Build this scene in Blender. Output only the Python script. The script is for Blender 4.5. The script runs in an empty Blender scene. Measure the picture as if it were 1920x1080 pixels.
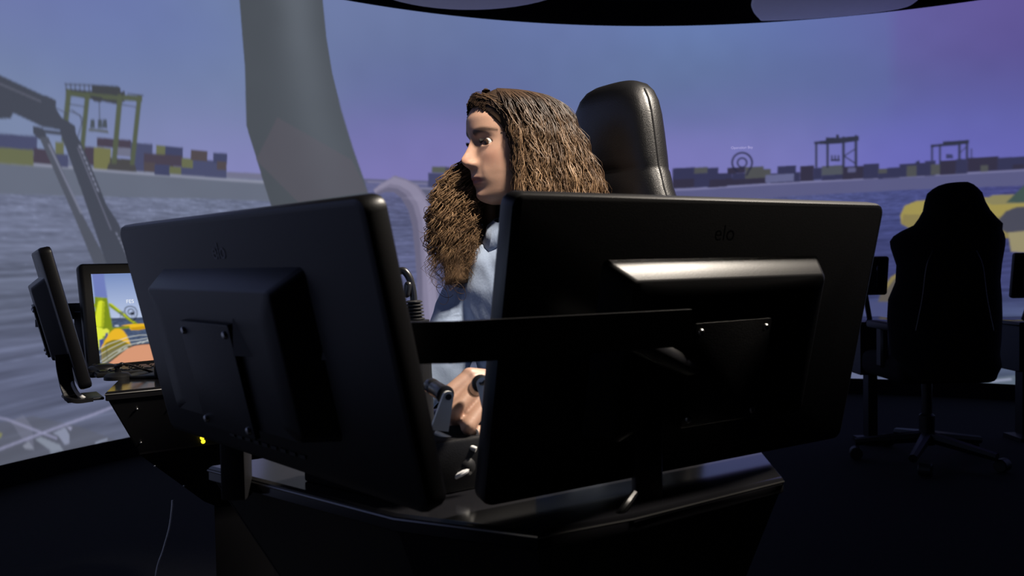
import bpy, bmesh, math, random
import numpy as np
from mathutils import Vector, Matrix

R_ = math.radians
scene = bpy.context.scene
COL = scene.collection
random.seed(7)
RNG = np.random.default_rng(11)

# ------------------------------------------------------------------ camera
F_PX, PITCH, ROLL = 1550.0, -0.033, -0.019
CAM = Vector((0.0, 0.0, 1.0))


def ray(px, py):
    a, b = (px - 960) / F_PX, (540 - py) / F_PX
    a, b = a * math.cos(ROLL) - b * math.sin(ROLL), a * math.sin(ROLL) + b * math.cos(ROLL)
    return Vector((a, math.cos(PITCH) - b * math.sin(PITCH), b * math.cos(PITCH) + math.sin(PITCH)))


def at(px, py, depth):
    d = ray(px, py)
    return CAM + d * (depth / d.y)


cam_data = bpy.data.cameras.new('camera')
cam = bpy.data.objects.new('camera', cam_data)
COL.objects.link(cam)
cam_data.sensor_width = 36.0
cam_data.lens = 36.0 * F_PX / 1920.0
fwd = ray(960, 540).normalized()
upv = (ray(960, 0) - ray(960, 540)).normalized()
rgt = fwd.cross(upv).normalized()
upv = rgt.cross(fwd)
cam.matrix_world = Matrix(((rgt.x, upv.x, -fwd.x, CAM.x), (rgt.y, upv.y, -fwd.y, CAM.y),
                           (rgt.z, upv.z, -fwd.z, CAM.z), (0, 0, 0, 1)))
cam_data.clip_start = 0.02
cam_data.dof.use_dof = True
cam_data.dof.focus_distance = 1.64
cam_data.dof.aperture_fstop = 8.0
scene.camera = cam

# ------------------------------------------------------------------ world, lamp, exposure
world = bpy.data.worlds.new('dark_room')
scene.world = world
world.use_nodes = True
world.node_tree.nodes['Background'].inputs['Color'].default_value = (0.0, 0.0, 0.0, 1)
world.node_tree.nodes['Background'].inputs['Strength'].default_value = 0.0

DOWNLIGHTS = [  # position, aim, watts, spread, label
    (Vector((0.466, 0.73, 2.66)), Vector((0.03, 1.60, 1.29)), 1.6, 21, 'black ceiling downlight aimed at the operator\'s face'),
    (Vector((1.346, 1.456, 2.66)), Vector((0.15, 1.30, 1.10)), 16.2, 54, 'black ceiling downlight aimed at the operator\'s back and chair'),
]
BEAMS = []
for (pos_, aim_, watts_, spread_, _), nm_ in zip(DOWNLIGHTS, ('ceiling_lamp_face_offscreen', 'ceiling_lamp_chair_offscreen')):
    ld = bpy.data.lights.new(nm_, 'AREA')
    ld.shape = 'DISK'
    ld.size = 0.28
    ld.energy = watts_
    ld.spread = R_(spread_)
    ld.color = (1.0, 0.89, 0.76)
    lamp = bpy.data.objects.new(nm_, ld)
    COL.objects.link(lamp)
    lamp.location = pos_ + (aim_ - pos_).normalized() * 0.014
    lamp.rotation_euler = (aim_ - pos_).to_track_quat('-Z', 'Y').to_euler()
    BEAMS.append(lamp)

scene.view_settings.view_transform = 'Standard'
scene.view_settings.look = 'None'
scene.view_settings.gamma = 1.0
scene.view_settings.use_curve_mapping = False
scene.view_settings.exposure = 0.0


# ------------------------------------------------------------------ materials
def lin(c):
    return tuple(((v / 255.0) / 12.92 if v / 255.0 <= 0.04045 else (((v / 255.0) + 0.055) / 1.055) ** 2.4) for v in c)


def material(name, color, rough=0.5, metal=0.0, spec=0.5, noise=0.0, nscale=40.0, bump=0.0, bscale=200.0,
             attr=None, coat=0.0, sheen=0.0, sss=0.0):
    m = bpy.data.materials.new(name)
    m.use_nodes = True
    nt = m.node_tree
    b = nt.nodes['Principled BSDF']
    b.inputs['Base Color'].default_value = (*color, 1)
    b.inputs['Roughness'].default_value = rough
    b.inputs['Metallic'].default_value = metal
    b.inputs['Specular IOR Level'].default_value = spec
    b.inputs['Coat Weight'].default_value = coat
    b.inputs['Sheen Weight'].default_value = sheen
    if sss:
        b.inputs['Subsurface Weight'].default_value = sss
        b.inputs['Subsurface Radius'].default_value = (0.006, 0.0025, 0.0015)
    tc = nt.nodes.new('ShaderNodeTexCoord')
    src = None
    if attr:
        a = nt.nodes.new('ShaderNodeAttribute')
        a.attribute_name = attr
        src = a.outputs['Color']
    if noise:
        n = nt.nodes.new('ShaderNodeTexNoise')
        n.inputs['Scale'].default_value = nscale
        n.inputs['Detail'].default_value = 4
        nt.links.new(tc.outputs['Object'], n.inputs['Vector'])
        mr = nt.nodes.new('ShaderNodeMapRange')
        mr.inputs['To Min'].default_value = 1 - noise
        mr.inputs['To Max'].default_value = 1 + noise
        nt.links.new(n.outputs['Fac'], mr.inputs['Value'])
        vm = nt.nodes.new('ShaderNodeVectorMath')
        vm.operation = 'SCALE'
        if src:
            nt.links.new(src, vm.inputs[0])
        else:
            vm.inputs[0].default_value = color
        nt.links.new(mr.outputs['Result'], vm.inputs['Scale'])
        src = vm.outputs['Vector']
    if src:
        nt.links.new(src, b.inputs['Base Color'])
    if bump:
        n2 = nt.nodes.new('ShaderNodeTexNoise')
        n2.inputs['Scale'].default_value = bscale
        n2.inputs['Detail'].default_value = 3
        nt.links.new(tc.outputs['Object'], n2.inputs['Vector'])
        bp = nt.nodes.new('ShaderNodeBump')
        bp.inputs['Strength'].default_value = bump
        bp.inputs['Distance'].default_value = 0.002
        nt.links.new(n2.outputs['Fac'], bp.inputs['Height'])
        nt.links.new(bp.outputs['Normal'], b.inputs['Normal'])
    return m


def emitter(name, color=None, strength=1.0, attr=None):
    m = bpy.data.materials.new(name)
    m.use_nodes = True
    nt = m.node_tree
    nt.nodes.clear()
    out = nt.nodes.new('ShaderNodeOutputMaterial')
    e = nt.nodes.new('ShaderNodeEmission')
    e.inputs['Strength'].default_value = strength
    if attr:
        a = nt.nodes.new('ShaderNodeAttribute')
        a.attribute_name = attr
        nt.links.new(a.outputs['Color'], e.inputs['Color'])
    else:
        e.inputs['Color'].default_value = (*color, 1)
    nt.links.new(e.outputs['Emission'], out.inputs['Surface'])
    m.cycles.emission_sampling = 'NONE'
    return m


M = {
    'carpet': material('carpet', (0.012, 0.013, 0.017), 0.95, spec=0.15, noise=0.35, nscale=60, bump=0.6, bscale=400),
    'black_wall': material('black_wall', (0.008, 0.008, 0.010), 0.9, spec=0.1, noise=0.2, nscale=8),
    'ceiling': material('ceiling', (0.006, 0.006, 0.008), 0.9, spec=0.1, noise=0.2, nscale=8),
    'panel_white': material('panel_white', (0.86, 0.82, 0.80), 0.9, spec=0.1, noise=0.04, nscale=20, bump=0.3, bscale=300),
    'plastic': material('black_plastic', (0.007, 0.007, 0.0085), 0.38, spec=0.4, noise=0.15, nscale=30, bump=0.08, bscale=900),
    'bezel': material('bezel_black', (0.008, 0.008, 0.010), 0.28, spec=0.5, noise=0.1, nscale=20),
    'steel_black': material('powder_coated_steel', (0.006, 0.006, 0.0075), 0.45, spec=0.45, noise=0.2, nscale=50, bump=0.12, bscale=700),
    'desk': material('glossy_black_laminate', (0.010, 0.010, 0.012), 0.14, spec=0.6, noise=0.1, nscale=15),
    'edge': material('desk_edge_strip', (0.16, 0.16, 0.16), 0.3, metal=0.8, noise=0.1, nscale=40),
    'alu': material('brushed_aluminium', (0.66, 0.65, 0.62), 0.45, metal=0.25, noise=0.08, nscale=80),
    'screw': material('screw_steel', (0.6, 0.6, 0.6), 0.3, metal=0.9, noise=0.1, nscale=200),
    'rubber': material('black_rubber', (0.012, 0.012, 0.013), 0.5, spec=0.4, noise=0.15, nscale=60),
    'grip': material('grip_black', (0.014, 0.014, 0.016), 0.3, spec=0.5, noise=0.1, nscale=60),
    'leather': material('black_leather', (0.008, 0.008, 0.0095), 0.36, spec=0.5, noise=0.2, nscale=60, bump=0.25, bscale=420),
    'fabric_black': material('black_mesh_fabric', (0.006, 0.006, 0.008), 0.9, spec=0.15, noise=0.3, nscale=300, bump=0.3, bscale=600),
    'cable_white': material('grey_cable', (0.8, 0.8, 0.8), 0.4, noise=0.05, nscale=50),
    'cable_black': material('black_cable', (0.01, 0.01, 0.011), 0.4, noise=0.05, nscale=50),
    'logo': material('logo_print', (0.16, 0.16, 0.17), 0.5, noise=0.1, nscale=80),
    'pcb': material('green_circuit_board', (0.012, 0.05, 0.022), 0.5, noise=0.4, nscale=120),
    'led': emitter('led_yellow', (1.0, 0.80, 0.02), 2.2),
    'skin': material('skin', (0.5, 0.33, 0.25), 0.48, spec=0.4, attr='Col', noise=0.06, nscale=120, bump=0.08, bscale=700, sss=0.25),
    'hair': material('hair', (0.1, 0.06, 0.04), 0.5, spec=0.2, attr='Col', noise=0.25, nscale=150),
    'shirt': material('light_blue_cotton', (0.33, 0.41, 0.56), 0.85, spec=0.2, noise=0.05, nscale=200, bump=0.3, bscale=160, sheen=0.1),
    'jeans': material('pale_denim', (0.30, 0.36, 0.46), 0.9, spec=0.15, noise=0.15, nscale=300, bump=0.3, bscale=400),
    'shoe': material('white_shoe', (0.5, 0.5, 0.5), 0.6, noise=0.05, nscale=50),
    'eye': material('eye', (0.7, 0.68, 0.65), 0.2, spec=0.25, attr='Col', noise=0.05, nscale=400),
    'lash': material('eyelash', (0.012, 0.009, 0.008), 0.6, noise=0.1, nscale=400),
    'button': material('pearl_button', (0.68, 0.66, 0.62), 0.3, noise=0.05, nscale=400),
    'screen': emitter('projected_picture', attr='Col', strength=1.0),
    'display': emitter('lit_display', attr='Col', strength=1.0),
    'caption': emitter('projected_caption', lin((178, 172, 222)), 1.0),
    'caption_white': emitter('display_caption', (0.9, 0.92, 0.95), 1.0),
}


# ------------------------------------------------------------------ mesh builder
def unit(v):
    return Vector(v).normalized()


class MB:
    def __init__(self):
        self.v, self.f = [], []

    def add(self, verts, faces):
        n = len(self.v)
        self.v += [Vector(p) for p in verts]
        self.f += [tuple(i + n for i in f) for f in faces]
        return self

    def box(self, fr, c, s, bev=0.0, seg=2):
        bm = bmesh.new()
        bmesh.ops.create_cube(bm, size=1.0)
        for v in bm.verts:
            v.co = Vector((v.co.x * s[0], v.co.y * s[1], v.co.z * s[2]))
        if bev:
            bmesh.ops.bevel(bm, geom=list(bm.edges), offset=bev, segments=seg, affect='EDGES', profile=0.5)
        for i, v in enumerate(bm.verts):
            v.index = i
        self.add([fr(v.co + Vector(c)) for v in bm.verts], [[v.index for v in f.verts] for f in bm.faces])
        bm.free()
        return self

    def rings(self, rings, cap=True, closed=True):
        n = len(rings[0])
        vs = [p for r in rings for p in r]
        fs = []
        for i in range(len(rings) - 1):
            for j in range(n if closed else n - 1):
                k = (j + 1) % n
                fs.append((i * n + j, i * n + k, (i + 1) * n + k, (i + 1) * n + j))
        if cap:
            fs.append(tuple(range(n - 1, -1, -1)))
            fs.append(tuple((len(rings) - 1) * n + j for j in range(n)))
        return self.add(vs, fs)

    def tube(self, pts, r, sides=8, cap=True):
        pts = [Vector(p) for p in pts]
        rr = r if hasattr(r, '__len__') else [r] * len(pts)
        rings, nrm = [], None
        for i, p in enumerate(pts):
            t = (pts[min(i + 1, len(pts) - 1)] - pts[max(i - 1, 0)])
            t = t.normalized() if t.length > 1e-9 else Vector((0, 0, 1))
            if nrm is None:
                nrm = t.orthogonal().normalized()
            nrm = (nrm - t * nrm.dot(t))
            nrm = nrm.normalized() if nrm.length > 1e-6 else t.orthogonal().normalized()
            b = t.cross(nrm)
            rings.append([p + (nrm * math.cos(2 * math.pi * k / sides) + b * math.sin(2 * math.pi * k / sides)) * rr[i]
                          for k in range(sides)])
        return self.rings(rings, cap)

    def capsule(self, a, b, ra, rb, sides=14, n=5):
        a, b = Vector(a), Vector(b)
        ax = (b - a)
        L = ax.length
        ax = ax.normalized() if L > 1e-6 else Vector((0, 0, 1))
        pts, rr = [], []
        for i in range(n + 1):
            th = math.pi / 2 * (1 - i / n)
            pts.append(a - ax * ra * math.sin(th)); rr.append(max(ra * math.cos(th), 1e-4))
        for i in range(n + 1):
            th = math.pi / 2 * (i / n)
            pts.append(b + ax * rb * math.sin(th)); rr.append(max(rb * math.cos(th), 1e-4))
        nrm = ax.orthogonal().normalized(); bb = ax.cross(nrm)
        return self.rings([[p + (nrm * math.cos(2 * math.pi * k / sides) + bb * math.sin(2 * math.pi * k / sides)) * q
                            for k in range(sides)] for p, q in zip(pts, rr)])

    def prism(self, poly, z0, z1, fr=None):
        fr = fr or (lambda p: Vector(p))
        return self.rings([[fr(Vector((x, y, z0))) for x, y in poly], [fr(Vector((x, y, z1))) for x, y in poly]])

    def lathe(self, fr, prof, seg=20):
        rings = [[fr(Vector((r * math.cos(2 * math.pi * k / seg), r * math.sin(2 * math.pi * k / seg), z))) for k in range(seg)]
                 for r, z in prof]
        return self.rings(rings)


ORIGIN = {}


def finish(me, smooth):
    bm = bmesh.new()
    bm.from_mesh(me)
    bmesh.ops.recalc_face_normals(bm, faces=list(bm.faces))
    bm.to_mesh(me)
    bm.free()
    if smooth is not None:
        for p in me.polygons:
            p.use_smooth = True
        try:
            me.set_sharp_from_angle(angle=R_(smooth))
        except Exception:
            pass


def build(name, mb, mat, parent=None, smooth=40.0, recalc=True, origin=None):
    o0 = ORIGIN[parent.name] if parent else Vector(origin or (0, 0, 0))
    me = bpy.data.meshes.new(name)
    me.from_pydata([tuple(p - o0) for p in mb.v], [], mb.f)
    if recalc:
        finish(me, smooth)
    me.materials.append(M[mat] if isinstance(mat, str) else mat)
    ob = bpy.data.objects.new(name, me)
    COL.objects.link(ob)
    if parent:
        ob.parent = parent
    else:
        ob.location = o0
    ORIGIN[ob.name] = o0
    return ob


def tag(o, label, cat, group=None):
    o['label'] = label
    o['category'] = cat
    if group:
        o['group'] = group
    return o


def thing(name, label, cat, loc, group=None):
    o = bpy.data.objects.new(name, None)
    o.empty_display_size = 0.05
    COL.objects.link(o)
    o.location = Vector(loc)
    ORIGIN[o.name] = Vector(loc)
    return tag(o, label, cat, group)


def structure(o):
    o['kind'] = 'structure'
    return o


def frame(o, ex, ey, ez):
    o, ex, ey, ez = Vector(o), Vector(ex), Vector(ey), Vector(ez)
    return lambda p: o + ex * p[0] + ey * p[1] + ez * p[2]


ID = frame((0, 0, 0), (1, 0, 0), (0, 1, 0), (0, 0, 1))


def axis_frame(o, axis):
    z = unit(axis)
    x = z.orthogonal().normalized()
    return frame(o, x, z.cross(x), z)


def rrect(w, h, r, n=5):
    pts = []
    for cx, cy, a0 in ((w / 2 - r, h / 2 - r, 0), (-w / 2 + r, h / 2 - r, 90), (-w / 2 + r, -h / 2 + r, 180), (w / 2 - r, -h / 2 + r, 270)):
        for i in range(n + 1):
            a = R_(a0 + 90 * i / n)
            pts.append((cx + r * math.cos(a), cy + r * math.sin(a)))
    return pts


def slab(mb, fr, w, h, t, r, ch, c=(0, 0, 0)):
    """rounded slab in the frame's x/z plane, thickness along y, soft edges"""
    out = []
    for d, y in ((ch, -t / 2), (ch * 0.3, -t / 2 + ch * 0.3), (0, -t / 2 + ch), (0, t / 2 - ch), (ch * 0.3, t / 2 - ch * 0.3), (ch, t / 2)):
        out.append([fr((p[0] + c[0], y + c[1], p[1] + c[2])) for p in rrect(w - 2 * d, h - 2 * d, max(r - d, 0.001))])
    return mb.rings(out)


def bez(pts, n=24):
    """Catmull-Rom through the points"""
    P = [Vector(p) for p in pts]
    P = [P[0] * 2 - P[1]] + P + [P[-1] * 2 - P[-2]]
    out = []
    for i in range(1, len(P) - 2):
        for k in range(n):
            t = k / n
            a, b, c, d = P[i - 1], P[i], P[i + 1], P[i + 2]
            out.append(0.5 * ((2 * b) + (c - a) * t + (2 * a - 5 * b + 4 * c - d) * t * t + (3 * b - a - 3 * c + d) * t ** 3))
    out.append(P[-2])
    return out


def text_part(name, body, fr, width, mat, parent):
    cu = bpy.data.curves.new(name, 'FONT')
    cu.body = body
    cu.align_x = 'CENTER'
    cu.extrude = 0.0
    tmp = bpy.data.objects.new(name + '_tmp', cu)
    COL.objects.link(tmp)
    dg = bpy.context.evaluated_depsgraph_get()
    me = bpy.data.meshes.new_from_object(tmp.evaluated_get(dg))
    bpy.data.objects.remove(tmp)
    xs = [v.co.x for v in me.vertices]
    s = width / (max(xs) - min(xs))
    mb = MB()
    mb.add([fr((v.co.x * s, 0, v.co.y * s)) for v in me.vertices], [tuple(p.vertices) for p in me.polygons])
    bpy.data.meshes.remove(me)
    return build(name, mb, mat, parent, smooth=None)


# ------------------------------------------------------------------ the curved projection screen
SC, SR = Vector((0.319 * 4, 0.522 * 4, 0)), 4.0
Z_BOT, Z_TOP, Z_HOR = 1 - 0.223 * 4, 1 + 0.422 * 4, 1 + 0.137 * 4


def on_screen(px, py):
    """photo pixel -> (arc angle, height) on the cylinder"""
    d = ray(px, py)
    A = d.x ** 2 + d.y ** 2
    B = -2 * (d.x * SC.x + d.y * SC.y)
    C = SC.x ** 2 + SC.y ** 2 - SR ** 2
    t = (-B + math.sqrt(B * B - 4 * A * C)) / (2 * A)
    p = CAM + d * t
    return (math.atan2(p.y - SC.y, p.x - SC.x), p.z)


def pic(c, k=0.13):
    m = 0.35 * c[0] + 0.5 * c[1] + 0.15 * c[2]
    return lin((c[0] + (m - c[0]) * k, c[1] + (m - c[1]) * k + 1.0, c[2] + (m - c[2]) * k))


def vnoise(x, y, seed):
    xi, yi = np.floor(x).astype(np.int64), np.floor(y).astype(np.int64)
    xf, yf = x - xi, y - yi
    xf, yf = xf * xf * (3 - 2 * xf), yf * yf * (3 - 2 * yf)

    def h(a, b):
        n = (a * 374761393 + b * 668265263 + seed * 982451653) & 0xffffffff
        n = ((n ^ (n >> 13)) * 1274126177) & 0xffffffff
        return ((n ^ (n >> 16)) & 0xffff) / 65535.0
    return (h(xi, yi) * (1 - xf) + h(xi + 1, yi) * xf) * (1 - yf) + (h(xi, yi + 1) * (1 - xf) + h(xi + 1, yi + 1) * xf) * yf


class Canvas:
    """a small raster painted in surface coordinates (u, v) and stored on a mesh grid"""

    def __init__(self, u, v, mapper):
        self.u, self.v, self.map = u, v, mapper
        self.U, self.V = np.meshgrid(u, v)
        self.C = np.zeros(self.U.shape + (3,))
        self.grey = 0.0
        self.su = 1.0

    def field(self, samples, mask=None, power=3.0, us=1.0, vs=1.0):
        pts = [(*self.map(x, y), pic(c)) for x, y, c in samples]
        nu, nv = 130, 60
        gu, gv = np.linspace(self.u[0], self.u[-1], nu), np.linspace(self.v[0], self.v[-1], nv)
        GU, GV = np.meshgrid(gu, gv)
        acc = np.zeros(GU.shape + (3,)); wsum = np.zeros(GU.shape)
        for pu, pv, c in pts:
            d2 = ((GU - pu) * us) ** 2 + ((GV - pv) * vs) ** 2
            w = np.exp(-d2 / (2 * 0.21 ** 2)) + 2e-4 / (d2 + 0.02)
            acc += w[..., None] * np.array(c); wsum += w
        acc /= wsum[..., None]
        iu = (self.U - gu[0]) / (gu[1] - gu[0]); iv = (self.V - gv[0]) / (gv[1] - gv[0])
        a, b = np.clip(iu.astype(int), 0, nu - 2), np.clip(iv.astype(int), 0, nv - 2)
        fu, fv = np.clip(iu - a, 0, 1)[..., None], np.clip(iv - b, 0, 1)[..., None]
        out = (acc[b, a] * (1 - fu) + acc[b, a + 1] * fu) * (1 - fv) + (acc[b + 1, a] * (1 - fu) + acc[b + 1, a + 1] * fu) * fv
        if mask is None:
            self.C[:] = out
        else:
            self.C[mask] = out[mask]

    def poly_uv(self, pts):
        out = []
        for i, (x, y) in enumerate(pts):
            x2, y2 = pts[(i + 1) % len(pts)]
            n = max(1, int(math.hypot(x2 - x, y2 - y) / 25))
            for k in range(n):
                out.append(self.map(x + (x2 - x) * k / n, y + (y2 - y) * k / n))
        return out

    def inside(self, uv):
        us, vs = [p[0] for p in uv], [p[1] for p in uv]
        i0, i1 = np.searchsorted(self.u, [min(us), max(us)])
        j0, j1 = np.searchsorted(self.v, [min(vs), max(vs)])
        i0, i1, j0, j1 = max(i0 - 2, 0), min(i1 + 2, len(self.u)), max(j0 - 2, 0), min(j1 + 2, len(self.v))
        if i1 <= i0 or j1 <= j0:
            return None
        U, V = self.U[j0:j1, i0:i1], self.V[j0:j1, i0:i1]
        du, dv = np.gradient(self.u)[i0:i1][None, :], self.v[1] - self.v[0]
        cov = np.zeros(U.shape)
        for ou, ov in ((-0.3, -0.1), (0.1, -0.3), (0.3, 0.1), (-0.1, 0.3)):
            Us, Vs = U + du * ou, V + dv * ov
            ins = np.zeros(U.shape, bool)
            for k in range(len(uv)):
                x1, y1 = uv[k]; x2, y2 = uv[(k + 1) % len(uv)]
                if y1 == y2:
                    continue
                ins ^= ((Vs < y1) != (Vs < y2)) & (Us < (x2 - x1) * (Vs - y1) / (y2 - y1) + x1)
            cov += ins * 0.25
        return (slice(j0, j1), slice(i0, i1)), cov

    def poly(self, pts, color, alpha=1.0, shade=None):
        r = self.inside(self.poly_uv(pts))
        if r is None:
            return
        sl, cov = r
        c = np.array(pic(color, self.grey))
        sub = self.C[sl]
        cc = np.broadcast_to(c, sub.shape)
        if shade is not None:
            cc = cc * shade(self.U[sl], self.V[sl])[..., None]
        w = (cov * alpha)[..., None]
        self.C[sl] = sub * (1 - w) + cc * w

    def line(self, pts, w, color, alpha=1.0):
        c = np.array(pic(color, self.grey))
        cov_all = np.zeros(self.U.shape)
        for (x1, y1), (x2, y2) in zip(pts[:-1], pts[1:]):
            n = max(1, int(math.hypot(x2 - x1, y2 - y1) / 40))
            for k in range(n):
                xa, ya, xb, yb = (x1 + (x2 - x1) * k / n, y1 + (y2 - y1) * k / n, x1 + (x2 - x1) * (k + 1) / n, y1 + (y2 - y1) * (k + 1) / n)
                (ua, va), (ub, vb) = self.map(xa, ya), self.map(xb, yb)
                Lm_ = math.hypot((ub - ua) * self.su, vb - va)
                half = w / 2 * Lm_ / max(math.hypot(xb - xa, yb - ya), 1e-6)
                h = 0.6 * (self.v[1] - self.v[0])
                m = half + 2 * h
                i0, i1 = np.searchsorted(self.u, [min(ua, ub) - m / self.su, max(ua, ub) + m / self.su])
                j0, j1 = np.searchsorted(self.v, [min(va, vb) - m, max(va, vb) + m])
                if i1 <= i0 or j1 <= j0:
                    continue
                X, Y = (self.U[j0:j1, i0:i1] - ua) * self.su, self.V[j0:j1, i0:i1] - va
                dx, dy = (ub - ua) * self.su, vb - va
                t = np.clip((X * dx + Y * dy) / (dx * dx + dy * dy + 1e-12), 0, 1)
                d = np.hypot(X - t * dx, Y - t * dy)
                cov_all[j0:j1, i0:i1] = np.maximum(cov_all[j0:j1, i0:i1], np.clip((half + h - d) / (2 * h), 0, 1))
        wgt = (cov_all * alpha)[..., None]
        self.C = self.C * (1 - wgt) + c * wgt

    def ring(self, cx, cy, r, w, color, a0=0, a1=360, sy=1.0):
        n = 28
        pts = [(cx + r * math.cos(R_(a0 + (a1 - a0) * k / n)), cy + sy * r * math.sin(R_(a0 + (a1 - a0) * k / n))) for k in range(n + 1)]
        self.line(pts, w, color)

    def mesh(self, name, surf, mat, parent=None, origin=None, step=1):
        C = self.C
        nv, nu = self.U.shape
        P = surf(self.U, self.V)
        me = bpy.data.meshes.new(name)
        idx = np.arange(nu * nv).reshape(nv, nu)
        quads = np.stack([idx[:-1, :-1], idx[:-1, 1:], idx[1:, 1:], idx[1:, :-1]], -1).reshape(-1, 4)
        o0 = ORIGIN[parent.name] if parent else Vector(origin or (0, 0, 0))
        P = P.reshape(-1, 3) - np.array(o0)
        me.vertices.add(len(P)); me.vertices.foreach_set('co', P.astype(np.float32).ravel())
        me.loops.add(quads.size); me.loops.foreach_set('vertex_index', quads.astype(np.int32).ravel())
        me.polygons.add(len(quads))
        me.polygons.foreach_set('loop_start', np.arange(0, quads.size, 4, dtype=np.int32))
        me.polygons.foreach_set('use_smooth', np.ones(len(quads), dtype=bool))
        me.update(calc_edges=True)
        a = me.color_attributes.new('Col', 'FLOAT_COLOR', 'POINT')
        cc = np.ones((len(P), 4), np.float32); cc[:, :3] = C.reshape(-1, 3)
        a.data.foreach_set('color', cc.ravel())
        me.materials.append(M[mat])
        ob = bpy.data.objects.new(name, me)
        COL.objects.link(ob)
        if parent:
            ob.parent = parent
        else:
            ob.location = o0
        ORIGIN[ob.name] = Vector(o0)
        return ob


def blur(C, n=1):
    for _ in range(n):
        D = C.copy()
        D[1:-1] = (C[:-2] + 2 * C[1:-1] + C[2:]) / 4
        E_ = D.copy()
        E_[:, 1:-1] = (D[:, :-2] + 2 * D[:, 1:-1] + D[:, 2:]) / 4
        C = E_
    return C


ARC0, ARC1 = R_(24), R_(218)
PH_R, PH_L = on_screen(1925, 400)[0] - 0.06, on_screen(-5, 400)[0] + 0.06
PH_M = on_screen(640, 400)[0]
u_all = np.concatenate([np.linspace(ARC0, PH_R, 60, endpoint=False), np.linspace(PH_R, PH_M, 800, endpoint=False),
                        np.linspace(PH_M, PH_L, 540, endpoint=False), np.linspace(PH_L, ARC1, 70)])
v_all = np.linspace(Z_BOT, Z_TOP, 400)
cv = Canvas(u_all, v_all, on_screen)
cv.grey = 0.22
cv.su = 4.0

sky = [(20, 20, (112, 118, 178)), (150, 40, (104, 118, 180)), (350, 40, (101, 113, 182)), (432, 40, (112, 132, 170)),
       (30, 120, (112, 130, 168)), (150, 100, (105, 122, 178)), (250, 140, (108, 128, 168)), (300, 100, (104, 120, 180)), (380, 200, (116, 126, 176)),
       (442, 150, (114, 132, 168)), (300, 230, (124, 132, 185)), (390, 280, (134, 132, 196)), (100, 225, (120, 134, 176)), (20, 240, (122, 138, 172)),
       (690, 60, (104, 118, 166)), (690, 15, (110, 124, 176)), (800, 70, (99, 115, 164)), (700, 150, (101, 112, 165)), (700, 250, (108, 110, 174)), (750, 318, (126, 118, 188)),
       (850, 150, (96, 106, 164)), (830, 290, (118, 113, 182)), (1000, 90, (95, 112, 164)), (1050, 58, (104, 120, 180)),
       (1150, 120, (97, 114, 164)), (1290, 62, (102, 126, 188)), (1300, 120, (95, 115, 164)), (1350, 200, (98, 110, 168)), (1320, 300, (122, 118, 192)),
       (1500, 110, (91, 107, 160)), (1500, 62, (98, 116, 184)), (1600, 150, (92, 106, 164)), (1480, 240, (108, 112, 182)), (1450, 300, (120, 118, 194)),
       (1655, 70, (92, 110, 182)), (1655, 180, (92, 104, 168)), (1690, 60, (100, 93, 162)), (1800, 40, (94, 88, 160)), (1800, 150, (88, 89, 160)), (1740, 225, (98, 100, 188)),
       (1700, 290, (108, 106, 200)), (1880, 200, (90, 90, 166)), (1850, 260, (100, 98, 188)), (1900, 100, (88, 85, 155))]
cv.field(sky, power=3.4, us=2.2, vs=1.3)
# sea in virtual perspective
sea_mask = cv.V < Z_HOR
sea = [(50, 390, (106, 112, 142)), (100, 470, (102, 108, 136)), (50, 560, (92, 98, 122)), (60, 640, (94, 99, 128)), (30, 720, (86, 91, 116)), (120, 700, (92, 97, 130)), (180, 760, (92, 98, 132)),
       (60, 840, (86, 90, 108)), (150, 850, (90, 94, 116)), (300, 400, (104, 110, 140)), (430, 390, (110, 118, 148)), (735, 400, (84, 90, 130)), (740, 500, (94, 98, 140)), (830, 400, (84, 86, 122)), (700, 342, (100, 100, 150)),
       (1400, 385, (84, 86, 132)), (1600, 370, (74, 80, 138)), (1680, 400, (62, 68, 128)), (1670, 480, (60, 64, 116)), (1900, 340, (66, 66, 130)), (1650, 640, (60, 68, 110)), (1700, 690, (72, 84, 112)), (1900, 700, (74, 84, 112)), (1200, 600, (70, 76, 118)), (700, 750, (86, 92, 118))]
cv.field(sea, mask=sea_mask, power=3.0, us=2.0, vs=1.6)
drop = np.clip(Z_HOR - cv.V, 0.012, None)
dist = 1.0 / drop
sx, sy = cv.U * dist, np.log(dist) * 9.0
warp = vnoise(sx * 4, sy * 0.9, 8)
rid = 1 - np.abs(2 * vnoise(sx * 6.5 + sy * 0.9, sy * 1.5 + warp * 1.3, 1) - 1)
rid2 = 1 - np.abs(2 * vnoise(sx * 15 - sy * 0.7, sy * 3.4 + warp, 2) - 1)
w = np.clip((rid - 0.62) * 1.5 + (rid2 - 0.6) * 0.8 + (vnoise(sx * 46, sy * 11, 3) - 0.5) * 0.7, -1, 1)
amp = np.clip(drop * 2.6, 0.06, 0.42)
crest = np.clip((rid - 0.90) * 9.0, 0, 1) * vnoise(sx * 3, sy * 1.1, 5)
gain = 1 + amp * w * 0.75 + crest * amp * 1.1
cv.C = np.where(sea_mask[..., None], cv.C * gain[..., None], cv.C)

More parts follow.
